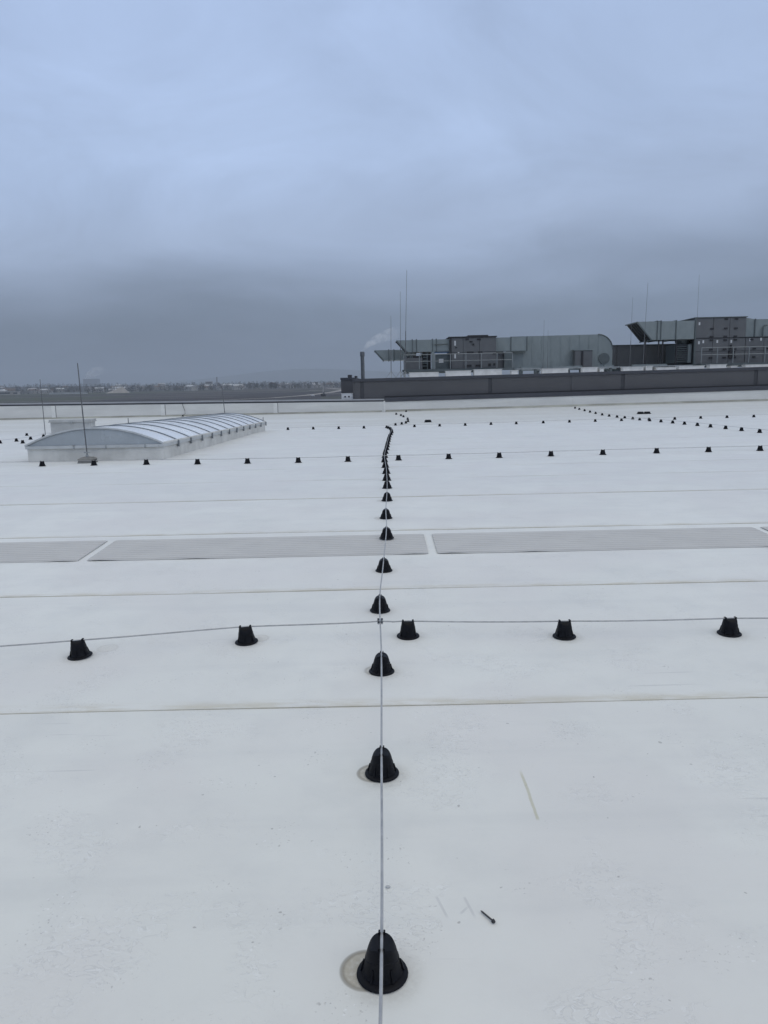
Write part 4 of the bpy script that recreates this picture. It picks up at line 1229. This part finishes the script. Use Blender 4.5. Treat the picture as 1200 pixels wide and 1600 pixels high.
# piling rig and van on the site beyond the parapet
x = far(510, 1080)
rg = tag(empty('piling_rig', (x, 1080, terrain(x, 1080))), 'upright pale piling rig on dark crawler tracks beyond the parapet', 'rig')
b = MB(); b.box(-3.4, 3.4, -2.5, 2.5, 0, 3.8); b.build('crawler_base', M['ahu_dark'], rg)
b = MB(); b.box(-.2, 2.2, -1.5, 1.5, 3.82, 6); b.build('cab', M['roofgrey'], rg)
b = MB(); b.hexa([(-1.0, -.7, 3.9), (.5, -.7, 3.9), (.5, .7, 3.9), (-1, .7, 3.9), (.0, -.5, 18), (1.1, -.5, 18), (1.1, .5, 18), (0, .5, 18)]); b.build('leader_mast', M['wallpale'], rg)
b = MB(); b.box(.9, 2.6, -.8, .8, 15.5, 19.5); b.build('mast_head', M['roofgrey'], rg)
x = far(494, 1090)
vn = tag(empty('van', (x, 1090, terrain(x, 1090))), 'tiny white van parked left of the piling rig', 'van')
b = MB(); b.box(-2.6, 1.4, -1, 1, .5, 2.6); b.build('cargo_body', M['white_box'], vn)
b = MB(); b.hexa([(1.4, -1, .5), (2.8, -1, .5), (2.8, 1, .5), (1.4, 1, .5), (1.4, -1, 2.4), (2.0, -1, 2.3), (2.0, 1, 2.3), (1.4, 1, 2.4)]); b.build('cab', M['white_box'], vn)
for xx in (-1.7, 1.9):
    for yy in (-1.0, .8):
        b = MB(); b.tube([(xx, yy, .4), (xx, yy + .2, .4)], .4, 12); b.build('wheel', M['ahu_dark'], vn)

# bare winter trees
M['twig'] = simple('bare_twigs', (.050, .050, .045), .9, var=.3, scale=.05)
def tree_geo(mb, x, y, z, h, r, rnd, n):
    w = h * .03
    mb.add([(x - w, y, z - 2), (x + w, y, z - 2), (x + w * .5, y, z + h * .6), (x - w * .5, y, z + h * .6)], [(0, 1, 2, 3)])
    for _ in range(n):
        a = rnd.uniform(0, 6.283); q = rnd.random() ** .5
        cz_ = rnd.uniform(-1, 1)
        rr = r * q * math.sqrt(max(0, 1 - cz_ * cz_))
        px, py, pz = x + rr * math.cos(a), y + rr * math.sin(a), z + h * .58 + cz_ * h * .42
        s_ = r * rnd.uniform(.14, .32)
        d1 = Vector((rnd.uniform(-1, 1), rnd.uniform(-.5, .5), rnd.uniform(-.6, 1))).normalized() * s_
        d2 = Vector((rnd.uniform(-1, 1), rnd.uniform(-1, 1), rnd.uniform(-1, 1))).normalized() * s_ * .7
        c_ = Vector((px, py, pz))
        mb.add([c_ - d1, c_ + d2, c_ + d1], [(0, 1, 2)])
wood = MB()
wr = random.Random(9)
for i in range(2600):
    y = wr.uniform(1980, 3700)
    x = wr.uniform(-.75, .30) * y
    h = wr.uniform(8, 18)
    tree_geo(wood, x, y, terrain(x, y), h, h * wr.uniform(.34, .52), wr, 34)
tag(wood.build('distant_trees', M['twig']), 'hazy mass of bare trees between the far houses', 'trees', kind='stuff')
for px, y, h, lab in ((431, 2150, 18, 'bare round-crowned tree, left of a pair, above the road'), (437, 2160, 17, 'bare round-crowned tree, right of a pair, above the road'),
                      (500, 2300, 15, 'dark bare tree nearest left of the dark building on the skyline')):
    x = far(px, y)
    z = terrain(x, y)
    root = tag(empty('bare_tree', (x, y, z)), lab, 'tree')
    b = MB(); b.tube([(0, 0, -2), (0, 0, h * .35), (.3, 0, h * .75)], [.6, .45, .15], 7); b.build('trunk', M['twig'], root)
    b = MB(); tree_geo(b, 0, 0, 0, h, h * .45, random.Random(int(px)), 260); b.build('crown', M['twig'], root)

# far ridge
v, f = [], []
rn = random.Random(2)
N = 90
for i in range(N):
    u = -1.3 + 2.6 * i / (N - 1)
    y = 15500
    hgt = 150 + 230 * math.exp(-((u + .11) / .11) ** 2) + 70 * math.sin(u * 5 + 1.0) + 30 * math.sin(u * 17) + 60 * math.exp(-((u - .5) / .3) ** 2)
    for (yy, hh) in ((y - 1200, -20), (y, max(30, hgt)), (y + 1500, -20)):
        v.append((u * y, yy, hh))
f = [(3 * i + j, 3 * i + j + 1, 3 * (i + 1) + j + 1, 3 * (i + 1) + j) for i in range(N - 1) for j in range(2)]
b = MB(); b.add(v, f)
tag(b.build('hills', simple('hill_forest', (.05, .06, .05), .9, var=.2, scale=.001), None, True), kind='structure')

# ------------------------------------------------------------------ steam
def steam(name, path, label, dens, nscale):
    mb = MB()
    pts = [Vector(p[:3]) for p in path]
    mb.tube(pts, [p[3] for p in path], 14)
    m = bpy.data.materials.new(name)
    m.use_nodes = True
    t = NT(m.node_tree); t.n.clear()
    out = t.node('ShaderNodeOutputMaterial')
    pv = t.node('ShaderNodeVolumePrincipled')
    pv.inputs['Color'].default_value = (.95, .96, .98, 1)
    geo = t.node('ShaderNodeNewGeometry')
    nz = t.noise(geo.outputs['Position'], nscale, 4.0, .6)
    # thins out down the wind
    s3 = t.node('ShaderNodeSeparateXYZ'); t.l.new(geo.outputs['Position'], s3.inputs[0])
    fall = t.ramp01(s3.outputs['X'], pts[0].x, pts[-1].x, 1.0, .0, smooth=False)
    d = t.math('MULTIPLY', t.math('MULTIPLY', t.ramp01(nz, .36, .66), fall), dens)
    t.l.new(d, pv.inputs['Density'])
    t.l.new(pv.outputs[0], out.inputs['Volume'])
    o = mb.build(name, m, None, True)
    tag(o, label, 'steam')
    return o
steam('steam_plume', [(-1.46, 60, 4.2, .06), (-1.3, 60, 4.5, .14), (-1.0, 60, 4.8, .26), (-.5, 60.1, 5.1, .34), (.1, 60.2, 5.35, .42), (.8, 60.3, 5.6, .5), (1.7, 60.4, 5.8, .45)],
      'thin white steam drifting right from the flue stack', 1.7, 2.6)
pz0 = terrain(far(155, 8000), 8000)
steam('steam_cloud', [(far(146, 8150), 8150, pz0 + 96, 18), (far(152, 8150), 8150, pz0 + 146, 40), (far(160, 8150), 8150, pz0 + 182, 52), (far(170, 8150), 8150, pz0 + 198, 46), (far(182, 8150), 8150, pz0 + 202, 24)],
      'faint pale steam cloud above the far huge block', .035, .013)

# ------------------------------------------------------------------ haze
hz = MB(); hz.box(-26000, 26000, -3200, 18500, -14, 520)
hm = bpy.data.materials.new('haze_air')
hm.use_nodes = True
t = NT(hm.node_tree); t.n.clear()
out = t.node('ShaderNodeOutputMaterial')
pv = t.node('ShaderNodeVolumePrincipled')
pv.inputs['Color'].default_value = (.60, .66, .74, 1)
pv.inputs['Density'].default_value = 0.00014
t.l.new(pv.outputs[0], out.inputs['Volume'])
tag(hz.build('haze', hm), 'pale grey winter haze filling the air over the plain', 'haze', kind='stuff')
